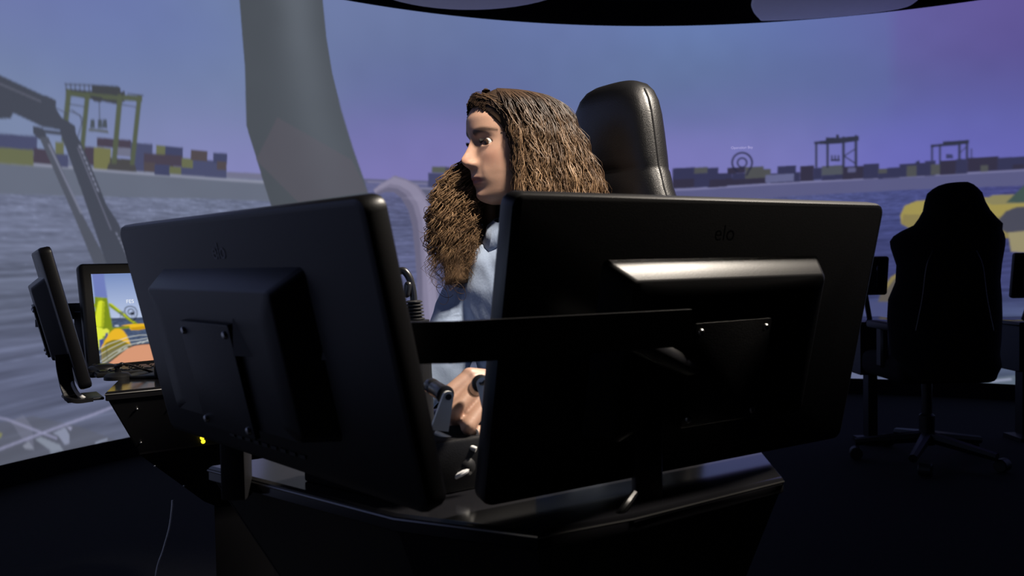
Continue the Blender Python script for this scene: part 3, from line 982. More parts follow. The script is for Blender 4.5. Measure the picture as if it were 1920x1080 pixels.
def ship_picture(fr, W, L, bz):
    o, ex, b, t = fr((0, 0, 0)), fr((1, 0, 0)) - fr((0, 0, 0)), fr((0, 1, 0)) - fr((0, 0, 0)), fr((0, 0, 1)) - fr((0, 0, 0))
    o2 = o - b * (MW_T / 2)

    def mp(zx, zy):                                # local crop coordinates of the display -> (u, v) on its plane
        d = ray(150 + zx / 4.694, 490 + zy / 4.694)
        q = CAM + d * ((o2 - CAM).dot(b) / d.dot(b))
        return ((q - o2).dot(ex), (q - o2).dot(t))
    cd = Canvas(np.linspace(-W / 2 + bz, W / 2 - bz, 230), np.linspace(-L / 2 + bz, L / 2 - bz, 130), mp)
    hv = mp(300, 505)[1]
    g = np.clip((cd.V - hv) / (L / 2 - bz - hv), 0, 1)[..., None]
    cd.C[:] = np.array(lin((182, 196, 226))) * (1 - g) + np.array(lin((118, 140, 190))) * g
    sea = cd.V < hv
    n = vnoise(cd.U * 160, cd.V * 420, 4) * 0.6 + vnoise(cd.U * 330, cd.V * 900, 6) * 0.4
    cd.C[sea] = (np.array(lin((70, 84, 112))) * (0.45 + 1.1 * n[..., None]))[sea]
    P = cd.poly
    P([(0, 500), (900, 496), (900, 520), (0, 528)], (66, 76, 104))
    P([(100, 100), (208, 100), (240, 320), (128, 315)], (112, 124, 186))
    P([(52, 100), (100, 100), (128, 315), (90, 330)], (150, 168, 214))
    P([(126, 312), (240, 322), (290, 600), (300, 700), (140, 800), (130, 560)], (122, 140, 30))
    P([(150, 320), (200, 320), (215, 560), (180, 600)], (150, 168, 40), 0.5)
    P([(250, 368), (280, 372), (508, 548), (480, 560), (260, 400)], (128, 144, 26))
    P([(252, 366), (276, 370), (480, 535), (470, 540)], (196, 208, 60))
    P([(88, 395), (128, 368), (130, 400), (95, 440)], (160, 180, 70))
    P([(160, 352), (186, 346), (216, 360), (205, 575), (160, 580), (118, 556)], (214, 224, 52))
    P([(195, 360), (216, 362), (205, 575), (185, 578)], (168, 178, 40))
    P([(118, 570), (200, 590), (200, 680), (180, 740), (140, 790), (122, 690)], (222, 230, 70))
    P([(196, 600), (235, 590), (258, 610), (250, 650), (200, 660)], (222, 226, 80))
    P([(225, 632), (245, 626), (245, 680), (215, 700)], (64, 72, 140))
    P([(168, 690), (208, 680), (205, 760), (170, 770)], (72, 80, 150))
    P([(360, 565), (450, 553), (640, 545), (640, 575), (520, 604), (450, 606), (420, 575)], (234, 184, 40))
    P([(440, 585), (640, 562), (640, 580), (520, 606), (460, 607)], (196, 148, 26))
    P([(285, 585), (430, 568), (440, 590), (290, 606)], (130, 140, 30))
    P([(640, 545), (900, 520), (900, 560), (640, 575)], (230, 180, 40))
    P([(186, 760), (240, 660), (275, 615), (305, 594), (345, 592), (378, 606), (410, 650), (452, 742), (440, 800), (200, 900), (190, 860)], (232, 180, 44))
    P([(186, 780), (230, 715), (290, 690), (350, 690), (410, 716), (452, 742), (440, 800), (200, 900)], (128, 116, 40))
    P([(300, 575), (312, 560), (335, 560), (346, 575)], (180, 190, 210))
    P([(140, 850), (300, 770), (500, 700), (680, 690), (690, 740), (440, 760), (300, 850), (240, 915), (150, 915)], (96, 106, 120), 0.35)
    P([(228, 915), (420, 766), (480, 742), (560, 732), (690, 728), (900, 740), (900, 915)], (214, 150, 118))
    cd.line([(218, 916), (415, 764), (480, 740), (560, 728), (690, 724)], 7, (40, 40, 44))
    W_ = (222, 226, 222)
    cd.line([(140, 786), (260, 726), (420, 668), (520, 650), (680, 645)], 4, W_)
    cd.line([(145, 838), (270, 766), (400, 704), (520, 690), (670, 660)], 4, W_)
    cd.line([(155, 900), (290, 806), (400, 742), (560, 705), (690, 690)], 4, W_)
    cd.line([(180, 912), (330, 810), (420, 764)], 4, W_)
    cd.line([(228, 745), (245, 868)], 3, (60, 60, 64))
    for x, y in ((350, 786), (400, 762), (520, 716), (560, 712), (600, 690), (640, 684), (660, 700)):
        cd.line([(x - 14, y + 8), (x + 12, y - 8)], 5, W_)
    for x in (355, 455, 578):
        cd.line([(x, 500), (x + 2, 440)], 5, (70, 76, 100)); cd.line([(x + 22, 500), (x + 22, 440)], 5, (70, 76, 100))
        cd.line([(x - 12, 455), (x + 24, 452)], 8, (70, 76, 100))
        cd.line([(x, 470), (x + 22, 470)], 5, (70, 76, 100))
    K = (26, 30, 40)
    cd.line([(466, 526), (405, 470), (392, 440), (398, 412), (420, 398), (452, 396), (482, 408), (500, 436), (502, 470), (490, 500), (466, 526)], 8, K)
    cd.ring(447, 445, 25, 8, K)
    cd.line([(448, 458), (470, 460)], 16, K)
    cd.C = blur(cd.C, 1)
    return cd


ML = 0.305
mon_a, fr_a, _ = monitor('black touch monitor turned edge-near, grey maker mark showing, left of the operator', at(237, 421, 1.06), at(702, 363, 0.655), 0.274, R_(12.5), (-1, -1, 0))
mon_b, fr_b, _ = monitor('black touch monitor with bright sloped back cover, hiding the operator\'s shoulder', at(949, 357, 0.78), at(1646, 381, 1.072), 0.322, R_(12.5), (0.3, -1, 0))
pc0 = at(82, 463, 1.68)
mon_c, fr_c, _ = monitor('black touch monitor seen edge-on at the end of the lit-display desk', pc0, pc0 + Vector((-0.52, 0.854, 0)) * 0.53, ML, R_(13), (-1, -0.4, 0), logo=True)
pd0 = at(143, 496, 2.2)
mon_d, fr_d, cd_d = monitor('touch monitor whose lit display shows a yellow structure and ship deck', pd0, pd0 + Vector((0.74, 0.67, 0)).normalized() * 0.54, ML, R_(13), (-0.67, 0.74, 0), picture=ship_picture, logo=False)
uu, vv = cd_d.map(440, 368)
ex_d, b_d, t_d = [fr_d(q) - fr_d((0, 0, 0)) for q in ((1, 0, 0), (0, 1, 0), (0, 0, 1))]
text_part('display_caption', 'FES', frame(fr_d((uu, -MW_T / 2 - 0.0016, vv)), ex_d, b_d, t_d), 0.019, 'caption_white', mon_d)


# ------------------------------------------------------------------ mounting bars behind each monitor pair
def strip(mb, pts, h, t):
    """flat bar standing on edge along a polyline of its top edge"""
    pts = [Vector(p) for p in pts]
    rings = []
    for i, p in enumerate(pts):
        d = pts[min(i + 1, len(pts) - 1)] - pts[max(i - 1, 0)]
        d.z = 0
        s = Vector((d.y, -d.x, 0)).normalized() * t / 2
        up = Vector((0, 0, h))
        rings.append([p - s, p + s, p + s - up, p - s - up])
    return mb.rings(rings)


def bracket(label, top_pts, h, t, posts, plates):
    c = Vector(top_pts[len(top_pts) // 2]); c.z = DESK_Z
    th = thing('monitor_bracket', label, 'bracket', c)
    build('bar', strip(MB(), top_pts, h, t), 'steel_black', th, smooth=None)
    for p in posts:
        build('post', MB().box(ID, (p[0], p[1], (DESK_Z + top_pts[0][2]) / 2 - h / 2), (0.03, 0.03, top_pts[0][2] - h - DESK_Z + 0.045), 0.003), 'steel_black', th)
    for a, b in plates:
        build('arm', MB().tube([a, b], 0.012, 10), 'steel_black', th)
    return th


zb_ = 0.949
pA, pK, pB = at(440, 600, 0.80), at(812, 605, 0.70), at(1248, 582, 0.80)
pA.z = pK.z = pB.z = zb_
pB2 = pB + (pB - pK).normalized() * 0.03
pKl, pKr = pK + (pA - pK).normalized() * 0.02, pK + (pB - pK).normalized() * 0.02
cA, cB = fr_a((0, MW_T / 2 + 0.02, -0.02)), fr_b((0, MW_T / 2 + 0.02, -0.02))
bracket('black flat bar joining the backs of the two near monitors', [pA, pA.lerp(pK, 0.5), pKl, pKr, pKr.lerp(pB, 0.5), pB2], 0.036, 0.006,
        [(at(443, 870, 1.0).x, 1.0), (at(1213, 900, 0.9).x, 0.9)],
        [(pA + Vector((0.03, -0.01, -0.018)), cA), (pB + Vector((-0.05, -0.01, -0.018)), fr_b((-0.03, MW_T / 2 + 0.02, -0.03)))])
cC, cD = fr_c((0, MW_T / 2 + 0.03, -0.02)), fr_d((0, MW_T / 2 + 0.03, -0.02))
q1, q2, q3 = Vector((cC.x, cC.y, 0.905)), Vector((-1.245, 2.30, 0.905)), Vector((cD.x, cD.y, 0.905))
bracket('black flat bar joining the edge-on monitor to the lit one', [q1, q1.lerp(q2, 0.5), q2, q2.lerp(q3, 0.5), q3], 0.045, 0.006,
        [(q2.x + 0.05, q2.y - 0.01)], [(q1 + Vector((0, 0, -0.02)), cC), (q3 + Vector((0, 0, -0.02)), cD)])

# tray bracket and lead under the edge-on monitor
tb = thing('cable_tray', 'black bent tray bracket under the edge-on monitor', 'bracket', at(150, 752, 1.72))
pth = bez([at(118, 668, 1.74), at(122, 700, 1.73), at(131, 738, 1.72), at(140, 751, 1.72), at(172, 748, 1.74)], 8)
build('rail', strip(MB(), [p + Vector((0, 0, 0.004)) for p in pth], 0.008, 0.03), 'steel_black', tb, smooth=None)
build('shelf', MB().box(frame(at(160, 749, 1.74), AX_U, AX_W, (0, 0, 1)), (0, 0.04, 0), (0.07, 0.1, 0.006), 0.002), 'steel_black', tb)
tag(build('monitor_lead', MB().tube(bez([at(131, 705, 1.75), at(137, 722, 1.73), at(146, 738, 1.73), at(158, 747, 1.74)], 8), 0.004, 8), 'cable_white', origin=at(158, 747, 1.74)),
    'short white lead curling down behind the edge-on monitor', 'cable')

# ------------------------------------------------------------------ things on the far desk
g0 = at(222, 742, 1.93); g0.z = DESK_Z
gm = thing('gooseneck_microphone', 'black desk microphone on a thin stem before the lit display', 'microphone', g0)
build('base', MB().lathe(axis_frame(g0, (0, 0, 1)), [(0.03, 0), (0.03, 0.008), (0.024, 0.014), (0.008, 0.018)], 20), 'rubber', gm)
gt = at(222, 690, 1.93)
build('stem', MB().tube([g0 + Vector((0, 0, 0.015)), gt], 0.0075, 10), 'grip', gm)
build('neck', MB().tube(bez([gt, at(224, 684, 1.93), at(232, 682, 1.94), at(262, 690, 1.97), at(300, 703, 2.0), at(330, 712, 2.02)], 8), 0.0028, 8), 'grip', gm)
build('capsule', MB().capsule(at(218, 688, 1.93), at(228, 683, 1.93), 0.005, 0.005), 'grip', gm)
h0 = at(318, 728, 1.96); h0.z = DESK_Z
hs = thing('handset', 'rounded black handset standing beside the desk microphone', 'handset', h0)
build('shell', MB().rings([[h0 + Vector((0.030 * k * math.cos(a), 0.045 * k * math.sin(a), z)) for a in np.linspace(0, 2 * math.pi, 20, endpoint=False)]
                           for k, z in ((0.9, 0), (1, 0.006), (1, 0.03), (0.92, 0.045), (0.7, 0.056), (0.3, 0.06))]), 'grip', hs)
build('cradle', MB().box(ID, (h0.x - 0.03, h0.y + 0.02, DESK_Z + 0.004), (0.13, 0.11, 0.008), 0.003), 'rubber', hs)
kp = at(205, 738, 1.99); kp.z = DESK_Z
kb = thing('keypad', 'small flat black keypad lying on the desk under the lit display', 'keypad', kp)
kf = frame(kp, AX_U, AX_W, (0, 0, 1))
build('case', MB().box(kf, (0.05, 0.02, 0.006), (0.16, 0.09, 0.012), 0.003), 'rubber', kb)
for i in range(6):
    for j in range(3):
        build('key', MB().box(kf, (-0.013 + i * 0.025, -0.006 + j * 0.026, 0.0135), (0.019, 0.019, 0.005), 0.002, 1), 'grip', kb)
ms = at(196, 735, 2.02); ms.z = DESK_Z
mo = thing('computer_mouse', 'small black mouse on the corner of the lit-display desk', 'mouse', ms)
build('shell', MB().rings([[ms + AX_U * (0.042 * k * math.cos(a)) + AX_W * (0.026 * k * math.sin(a)) + Vector((0, 0, z * 0.8)) for a in np.linspace(0, 2 * math.pi, 20, endpoint=False)]
                           for k, z in ((0.95, 0), (1, 0.008), (0.95, 0.018), (0.75, 0.028), (0.3, 0.034))]), 'grip', mo)
build('wheel', MB().lathe(axis_frame(ms + AX_U * -0.02 + Vector((0, 0, 0.022)), AX_W), [(0.006, -0.003), (0.006, 0.003)], 12), 'rubber', mo)

# cable hanging from the far wing to the floor
cpts = bez([at(323, 938, 1.86), at(322, 955, 1.86), at(317, 990, 1.86), at(306, 1030, 1.86), at(292, 1080, 1.86), at(285, 1200, 1.9), at(290, 1330, 1.95)], 8)
cpts[-1].z = 0.004
tag(build('hanging_cable', MB().tube(cpts, 0.0022, 6), 'cable_white', origin=cpts[-1]), 'thin white cable hanging from the lit-display desk to the floor', 'cable')

# ------------------------------------------------------------------ control levers and their unit on the near desk
u0 = at(862, 900, 0.96); u0.z = DESK_Z
cu_ = thing('lever_unit', 'open black lever unit with rod and circuit board behind the monitor gap', 'control unit', u0)
build('housing', MB().box(frame(u0, AX_U, AX_W, (0, 0, 1)), (0.02, 0.02, 0.03), (0.14, 0.10, 0.06), 0.004), 'steel_black', cu_)
build('cheek', MB().rings([[at(x, y, 0.955) for x, y in ((822, 806), (845, 798), (905, 800), (905, 838), (893, 842))],
                           [at(x, y, 0.975) for x, y in ((822, 806), (845, 798), (905, 800), (905, 838), (893, 842))]]), 'grip', cu_, smooth=None)
build('link_rod', MB().tube([at(816, 811, 0.945), at(893, 843, 0.935)], 0.0032, 10), 'alu', cu_)
build('link_rod', MB().tube([at(842, 838, 0.955), at(884, 848, 0.95)], 0.0022, 8), 'alu', cu_)
build('circuit_board', MB().box(frame(at(842, 852, 0.965), (1, 0, 0), (0, 1, 0), (0, 0, 1)), (0, 0.01, 0), (0.036, 0.003, 0.02)), 'pcb', cu_, smooth=None)
build('terminal_strip', MB().box(frame(at(838, 859, 0.945), (0.995, 0.1, 0.06), (0, 1, 0), (0, 0, 1)), (0, 0, 0), (0.019, 0.004, 0.0034), 0.0006), 'panel_white', cu_)
bn = axis_frame(at(888, 812, 0.948), (0, -1, 0.1))
build('bolt', MB().lathe(bn, [(0.0062, -0.003), (0.0062, 0.002), (0.0036, 0.002), (0.0036, -0.001)], 16), 'alu', cu_)
build('knob', MB().capsule(at(868, 862, 0.945), at(870, 872, 0.94), 0.014, 0.014), 'rubber', cu_)
stud('screw', 821, 834, 0.94, 0.0024, 'screw', cu_)
tag(build('lever_cable', MB().tube(bez([at(876, 866, 0.935), at(876, 880, 0.93), at(866, 888, 0.925), at(852, 896, 0.925), at(843, 912, 0.93), at(838, 935, 0.95)], 8), 0.0032, 8), 'cable_white', origin=at(843, 912, 0.93)),
    'light grey cable looping out of the lever unit', 'cable')


def lever(label, near, far, foot, knob):
    near, far, foot = Vector(near), Vector(far), Vector(foot)
    ax = (near - far).normalized()
    th = thing('control_lever', label, 'lever', foot)
    r, L = 0.0092, (near - far).length
    fr = axis_frame(far, ax)
    build('handle', MB().lathe(fr, [(r * 0.8, 0), (r, 0.003), (r, L * 0.3), (r * 0.94, L * 0.32), (r * 0.94, L * 0.36), (r, L * 0.38), (r, L - 0.006), (r * 1.12, L - 0.005), (r * 1.12, L - 0.001), (r * 0.9, L)], 20), 'grip', th)
    top = near + ax * 0.0035
    side = ax.cross(foot - top).normalized()
    d = (foot - top).normalized()
    for_arm = MB()
    ring = []
    for s0 in (0.0, 0.004):
        o = []
        for k in range(9):
            a = math.pi * k / 8
            o.append(top + ax * s0 + side * 0.0062 * math.cos(a) - d * 0.0062 * math.sin(a))
        o += [foot + ax * s0 - side * 0.0105, foot + ax * s0 + side * 0.0105]
        ring.append(o)
    build('arm', for_arm.rings(ring), 'alu', th, smooth=30)
    build('screw', MB().lathe(axis_frame(top + ax * 0.004, ax), [(0.0036, 0), (0.0036, 0.001), (0.002, 0.001), (0.002, 0.0004)], 14), 'rubber', th)
    return th


lever('metal control lever with black cylinder handle, nothing holding it', at(836, 741, 0.90), at(806, 722, 0.945), at(822, 806, 0.90), True)
lever('metal control lever gripped in the operator\'s hand', at(902, 719, 0.905), at(890, 731, 0.95), at(932, 815, 0.93), True)

# ------------------------------------------------------------------ joystick with bellows beside the operator
j0 = at(778, 640, 1.22); j0.z = DESK_Z
js = thing('joystick', 'black joystick with ribbed rubber bellows left of the operator', 'joystick', j0)
jb = at(777, 600, 1.22)
build('pod', MB().lathe(axis_frame(j0, (0, 0, 1)), [(0.04, 0), (0.04, 0.01), (0.026, 0.02), (0.022, jb.z - j0.z)], 20), 'steel_black', js)
prof, hz = [], at(777, 562, 1.22).z - jb.z
for k in range(6):
    z0 = hz * k / 6
    rr = 0.0155 - 0.0006 * k
    prof += [(rr * 0.72, z0), (rr, z0 + hz / 24), (rr, z0 + hz / 12), (rr * 0.72, z0 + hz / 7)]
build('bellows', MB().lathe(axis_frame(jb, (0, 0, 1)), prof, 20), 'rubber', js)
build('stick', MB().tube(bez([at(776, 566, 1.22), at(774, 545, 1.22), at(768, 522, 1.22), at(757, 508, 1.22), at(744, 510, 1.22)], 8), 0.0055, 10), 'grip', js)
build('switch', MB().capsule(at(765, 535, 1.215), at(763, 552, 1.215), 0.006, 0.005), 'grip', js)

# added black box along the near desk edge, hides the desktop's reflection
d0, d1 = Vector((-0.262, 0.975, DESK_Z)), Vector((-0.125, 0.869, DESK_Z))
dd = (d1 - d0).normalized()
dn = Vector((-dd.y, dd.x, 0))
added_box = thing('added_desk_box', 'black box added on the near desk to hide its reflection beneath the tilted monitor', 'added box', (d0 + d1) / 2)
dl = (d1 - d0).length
df = frame(d0, dd, dn, (0, 0, 1))
build('box_body', MB().box(df, (dl / 2, 0.035, 0.022), (dl, 0.045, 0.044), 0.003), 'black_wall', added_box)
build('lid', MB().box(df, (dl / 2, 0.035, 0.0455), (dl + 0.004, 0.049, 0.005), 0.0015), 'steel_black', added_box)
for k in range(2):
    build('clip', MB().box(df, (dl * (0.3 + 0.4 * k), 0.0115, 0.034), (0.014, 0.003, 0.022), 0.001), 'steel_black', added_box)

# loose cables under the near desk
tag(build('desk_cable', MB().tube(bez([at(1190, 925, 0.86), at(1168, 955, 0.84), at(1130, 1005, 0.84), at(1105, 1045, 0.85), at(1090, 1100, 0.9)], 8), 0.004, 8), 'cable_black', origin=at(1168, 955, 0.84)),
    'thick black cable crossing the near desk edge below the monitor', 'cable')

# ------------------------------------------------------------------ the second chair and its console by the screen
gd = 3.7
gl = [(342, 1782, 1818), (346, 1768, 1830), (352, 1757, 1838), (361, 1746, 1847), (378, 1741, 1853), (394, 1738, 1862), (408, 1730, 1874), (420, 1721, 1886), (431, 1704, 1895), (440, 1690, 1899), (450, 1683, 1901), (463, 1685, 1900),
      (496, 1696, 1894), (528, 1694, 1891), (561, 1680, 1894), (598, 1678, 1895), (640, 1681, 1893), (668, 1684, 1890), (690, 1700, 1884), (712, 1716, 1872)]
gc = at(1790, 700, gd); gc.z = 0
gch = thing('gaming_chair', 'black winged gaming chair seen from behind near the screen', 'chair', gc)
rings = []
for py, xl, xr in gl:
    a, b = at(xl, py, gd), at(xr, py, gd)
    c_, hw = (a + b) / 2, (b - a).length / 2
    dep = 0.045 + 0.03 * min(1, (py - 340) / 120)
    lean = (py - 700) / 360 * -0.0
    ring = []
    for k in range(28):
        al = 2 * math.pi * k / 28
        sx, sy = math.copysign(abs(math.cos(al)) ** 0.7, math.cos(al)), math.copysign(abs(math.sin(al)) ** 0.8, math.sin(al))
        wrap = 0.07 * (abs(sx) ** 3) * (1 if 430 < py < 690 else 0.4)
        ring.append(Vector((c_.x + sx * hw, c_.y + sy * dep * (0.6 if sy < 0 else 1) + wrap, c_.z)))
    rings.append(ring)
build('backrest', MB().rings(rings), 'fabric_black', gch, smooth=60)
for s in (-1, 1):
    pp = [at(1790 + s * x, y, gd - 0.052) for x, y in ((40, 470), (52, 500), (60, 560), (72, 620))]
    build('seam', MB().tube(bez(pp, 6), 0.004, 6), 'leather', gch)
zs = 0.46
build('seat', MB().box(ID, (gc.x, gd + 0.25, zs), (0.46, 0.44, 0.12), 0.04, 3), 'fabric_black', gch)
for s in (-1, 1):
    ar = MB().box(ID, (gc.x + s * 0.225, gd + 0.22, 0.66), (0.06, 0.24, 0.035), 0.012, 2)
    ar.box(ID, (gc.x + s * 0.225, gd + 0.22, 0.56), (0.04, 0.06, 0.20), 0.01, 1)
    build('armrest', ar, 'rubber', gch)
build('gas_lift', MB().lathe(axis_frame((gc.x, gd + 0.25, 0.08), (0, 0, 1)), [(0.035, 0), (0.035, 0.14), (0.024, 0.15), (0.024, 0.34)], 16), 'grip', gch)
for k in range(5):
    a = 2 * math.pi * k / 5 + 0.3
    e = Vector((gc.x + 0.32 * math.cos(a), gd + 0.25 + 0.32 * math.sin(a), 0.075))
    lg = build('base_leg', MB().tube([(gc.x, gd + 0.25, 0.12), e], [0.03, 0.02], 8), 'plastic', gch)
    build('caster', MB().lathe(axis_frame(e - Vector((0.025 * math.sin(a), -0.025 * math.cos(a), 0.043)), (-math.sin(a), math.cos(a), 0)), [(0.026, -0.002), (0.03, 0.002), (0.03, 0.05), (0.026, 0.054)], 16), 'rubber', lg)


def side_console(label, mlabel, x0, x1, xm, ym0, ym1, depth, flip):
    a, b = at(x0, 602, depth), at(x1, 602, depth)
    zt = a.z
    c_ = (a + b) / 2
    th = thing('side_desk', label, 'desk', (c_.x, c_.y, 0))
    w_ = (b - a).length
    fr = frame((c_.x, c_.y, 0), (1, 0, 0), (0, 1, 0), (0, 0, 1))
    build('desktop', MB().box(fr, (0, 0.12, zt - 0.012), (w_ + 0.02, 0.36, 0.024), 0.004), 'desk', th)
    build('cabinet', MB().rings([[fr((sx * w_ / 2 * k, 0.12 + sy * 0.16 * k, z)) for sx, sy in ((-1, -1), (1, -1), (1, 1), (-1, 1))] for k, z in ((0.96, zt - 0.022), (0.96, 0.385), (0.94, 0.38), (0.2, 0.37), (0.2, 0.03), (0.5, 0.02), (0.5, 0.0))]), 'steel_black', th, smooth=None)
    pl, pr = at(xm[0], ym0, depth - 0.02), at(xm[1], ym0, depth - 0.02)
    pr.z = pl.z
    L = (at(xm[0], ym0, depth).z - at(xm[0], ym1, depth).z)
    mt, mf, _ = monitor(mlabel, pl, pr, L, R_(8), (0, -1, 0), logo=False, screws=False, lit=False)
    build('stand', MB().tube([mf((0, 0.01, 0)), (c_.x if abs(mf((0, 0, 0)).x - c_.x) < 0.15 else mf((0, 0, 0)).x, c_.y + 0.12, zt - 0.01)], 0.014, 8), 'steel_black', mt)
    return th


side_console('narrow black side desk left of the gaming chair', 'small black monitor on the side desk left of the gaming chair', 1606, 1694, (1568, 1666), 482, 555, 4.25, 1)
side_console('narrow black side desk right of the gaming chair', 'small black monitor on the side desk right of the gaming chair', 1902, 1990, (1900, 1998), 474, 560, 4.25, -1)

# ------------------------------------------------------------------ the operator's chair
oc = Vector((0.17, 1.78, 0))
och = thing('operator_chair', 'black leather high-back chair behind the operator', 'chair', oc)


def chair_ring(z, hw, ht, cx, cy, n=36, e=2.8):
    o = Vector((cx, cy, z))
    pts = []
    for k in range(n):
        a = 2 * math.pi * k / n
        s, c = math.sin(a), math.cos(a)
        pts.append(o + AX_W * (hw * math.copysign(abs(c) ** (2 / e), c)) + AX_U * (ht * math.copysign(abs(s) ** (2 / e), s) - 0.02 * (1 - (abs(c) ** 2)) * 0))
    return pts


HB = [(1.379, 0.035, 0.012), (1.376, 0.062, 0.026), (1.368, 0.082, 0.037), (1.352, 0.099, 0.046), (1.33, 0.112, 0.050), (1.30, 0.122, 0.052), (1.26, 0.131, 0.053), (1.21, 0.141, 0.053), (1.188, 0.145, 0.052),
      (1.182, 0.147, 0.049), (1.176, 0.150, 0.052), (1.14, 0.162, 0.054), (1.08, 0.19, 0.056), (1.0, 0.225, 0.058), (0.85, 0.25, 0.06), (0.65, 0.25, 0.06), (0.50, 0.23, 0.05)]


def hb_c(z):
    k = (z - 0.5) / 0.87
    return 0.235 - 0.03 * (1 - k), 1.815 - 0.02 * (1 - k)


build('backrest', MB().rings([chair_ring(z, hw, ht, *hb_c(z)) for z, hw, ht in HB]), 'leather', och, smooth=60)
for s in (-1, 1):
    pp = []
    for z, hw, ht in HB[3:]:
        cx, cy = hb_c(z)
        pp.append(Vector((cx, cy, z)) + AX_W * (s * (hw * 0.985 + 0.001)) + AX_U * (-0.010))
    build('piping', MB().tube(bez(pp, 3), 0.0022, 6), 'rubber', och)
sc_ = Vector((0.0, 1.665, 0))
sf = frame((oc.x - 0.16, oc.y - 0.11, 0), AX_U, AX_W, (0, 0, 1))
build('seat', MB().box(sf, (0, 0, 0.43), (0.48, 0.50, 0.12), 0.045, 3), 'leather', och)
build('pedestal', MB().lathe(axis_frame((oc.x - 0.16, oc.y - 0.11, 0), (0, 0, 1)), [(0.24, 0), (0.24, 0.02), (0.08, 0.035), (0.055, 0.05), (0.055, 0.38)], 28), 'steel_black', och)
for s in (-1, 1):
    ar = MB().box(sf, (-0.02, s * 0.29, 0.64), (0.28, 0.06, 0.04), 0.014, 2)
    ar.box(sf, (0.08, s * 0.29, 0.52), (0.05, 0.04, 0.22), 0.01, 1)
    ar.box(sf, (0.08, s * 0.265, 0.43), (0.05, 0.07, 0.03), 0.005, 1)
    build('armrest', ar, 'leather', och)

# ------------------------------------------------------------------ the operator
FA = R_(28)
HF = Vector((-math.cos(FA), -math.sin(FA), 0))          # facing
HL = Vector((math.sin(FA), -math.cos(FA), 0))           # her left
UPZ = Vector((0, 0, 1))
HEAD = Vector((0.0045, 1.70, 1.2435))
NOD = R_(2.0)
HFn = (HF * math.cos(NOD) - UPZ * math.sin(NOD)).normalized()
HUn = (UPZ * math.cos(NOD) + HF * math.sin(NOD)).normalized()


def hd(f, l, z):
    return HEAD + HFn * f + HL * l + HUn * z


HNP = [np.array(q) for q in (HEAD, HFn, HL, HUn)]


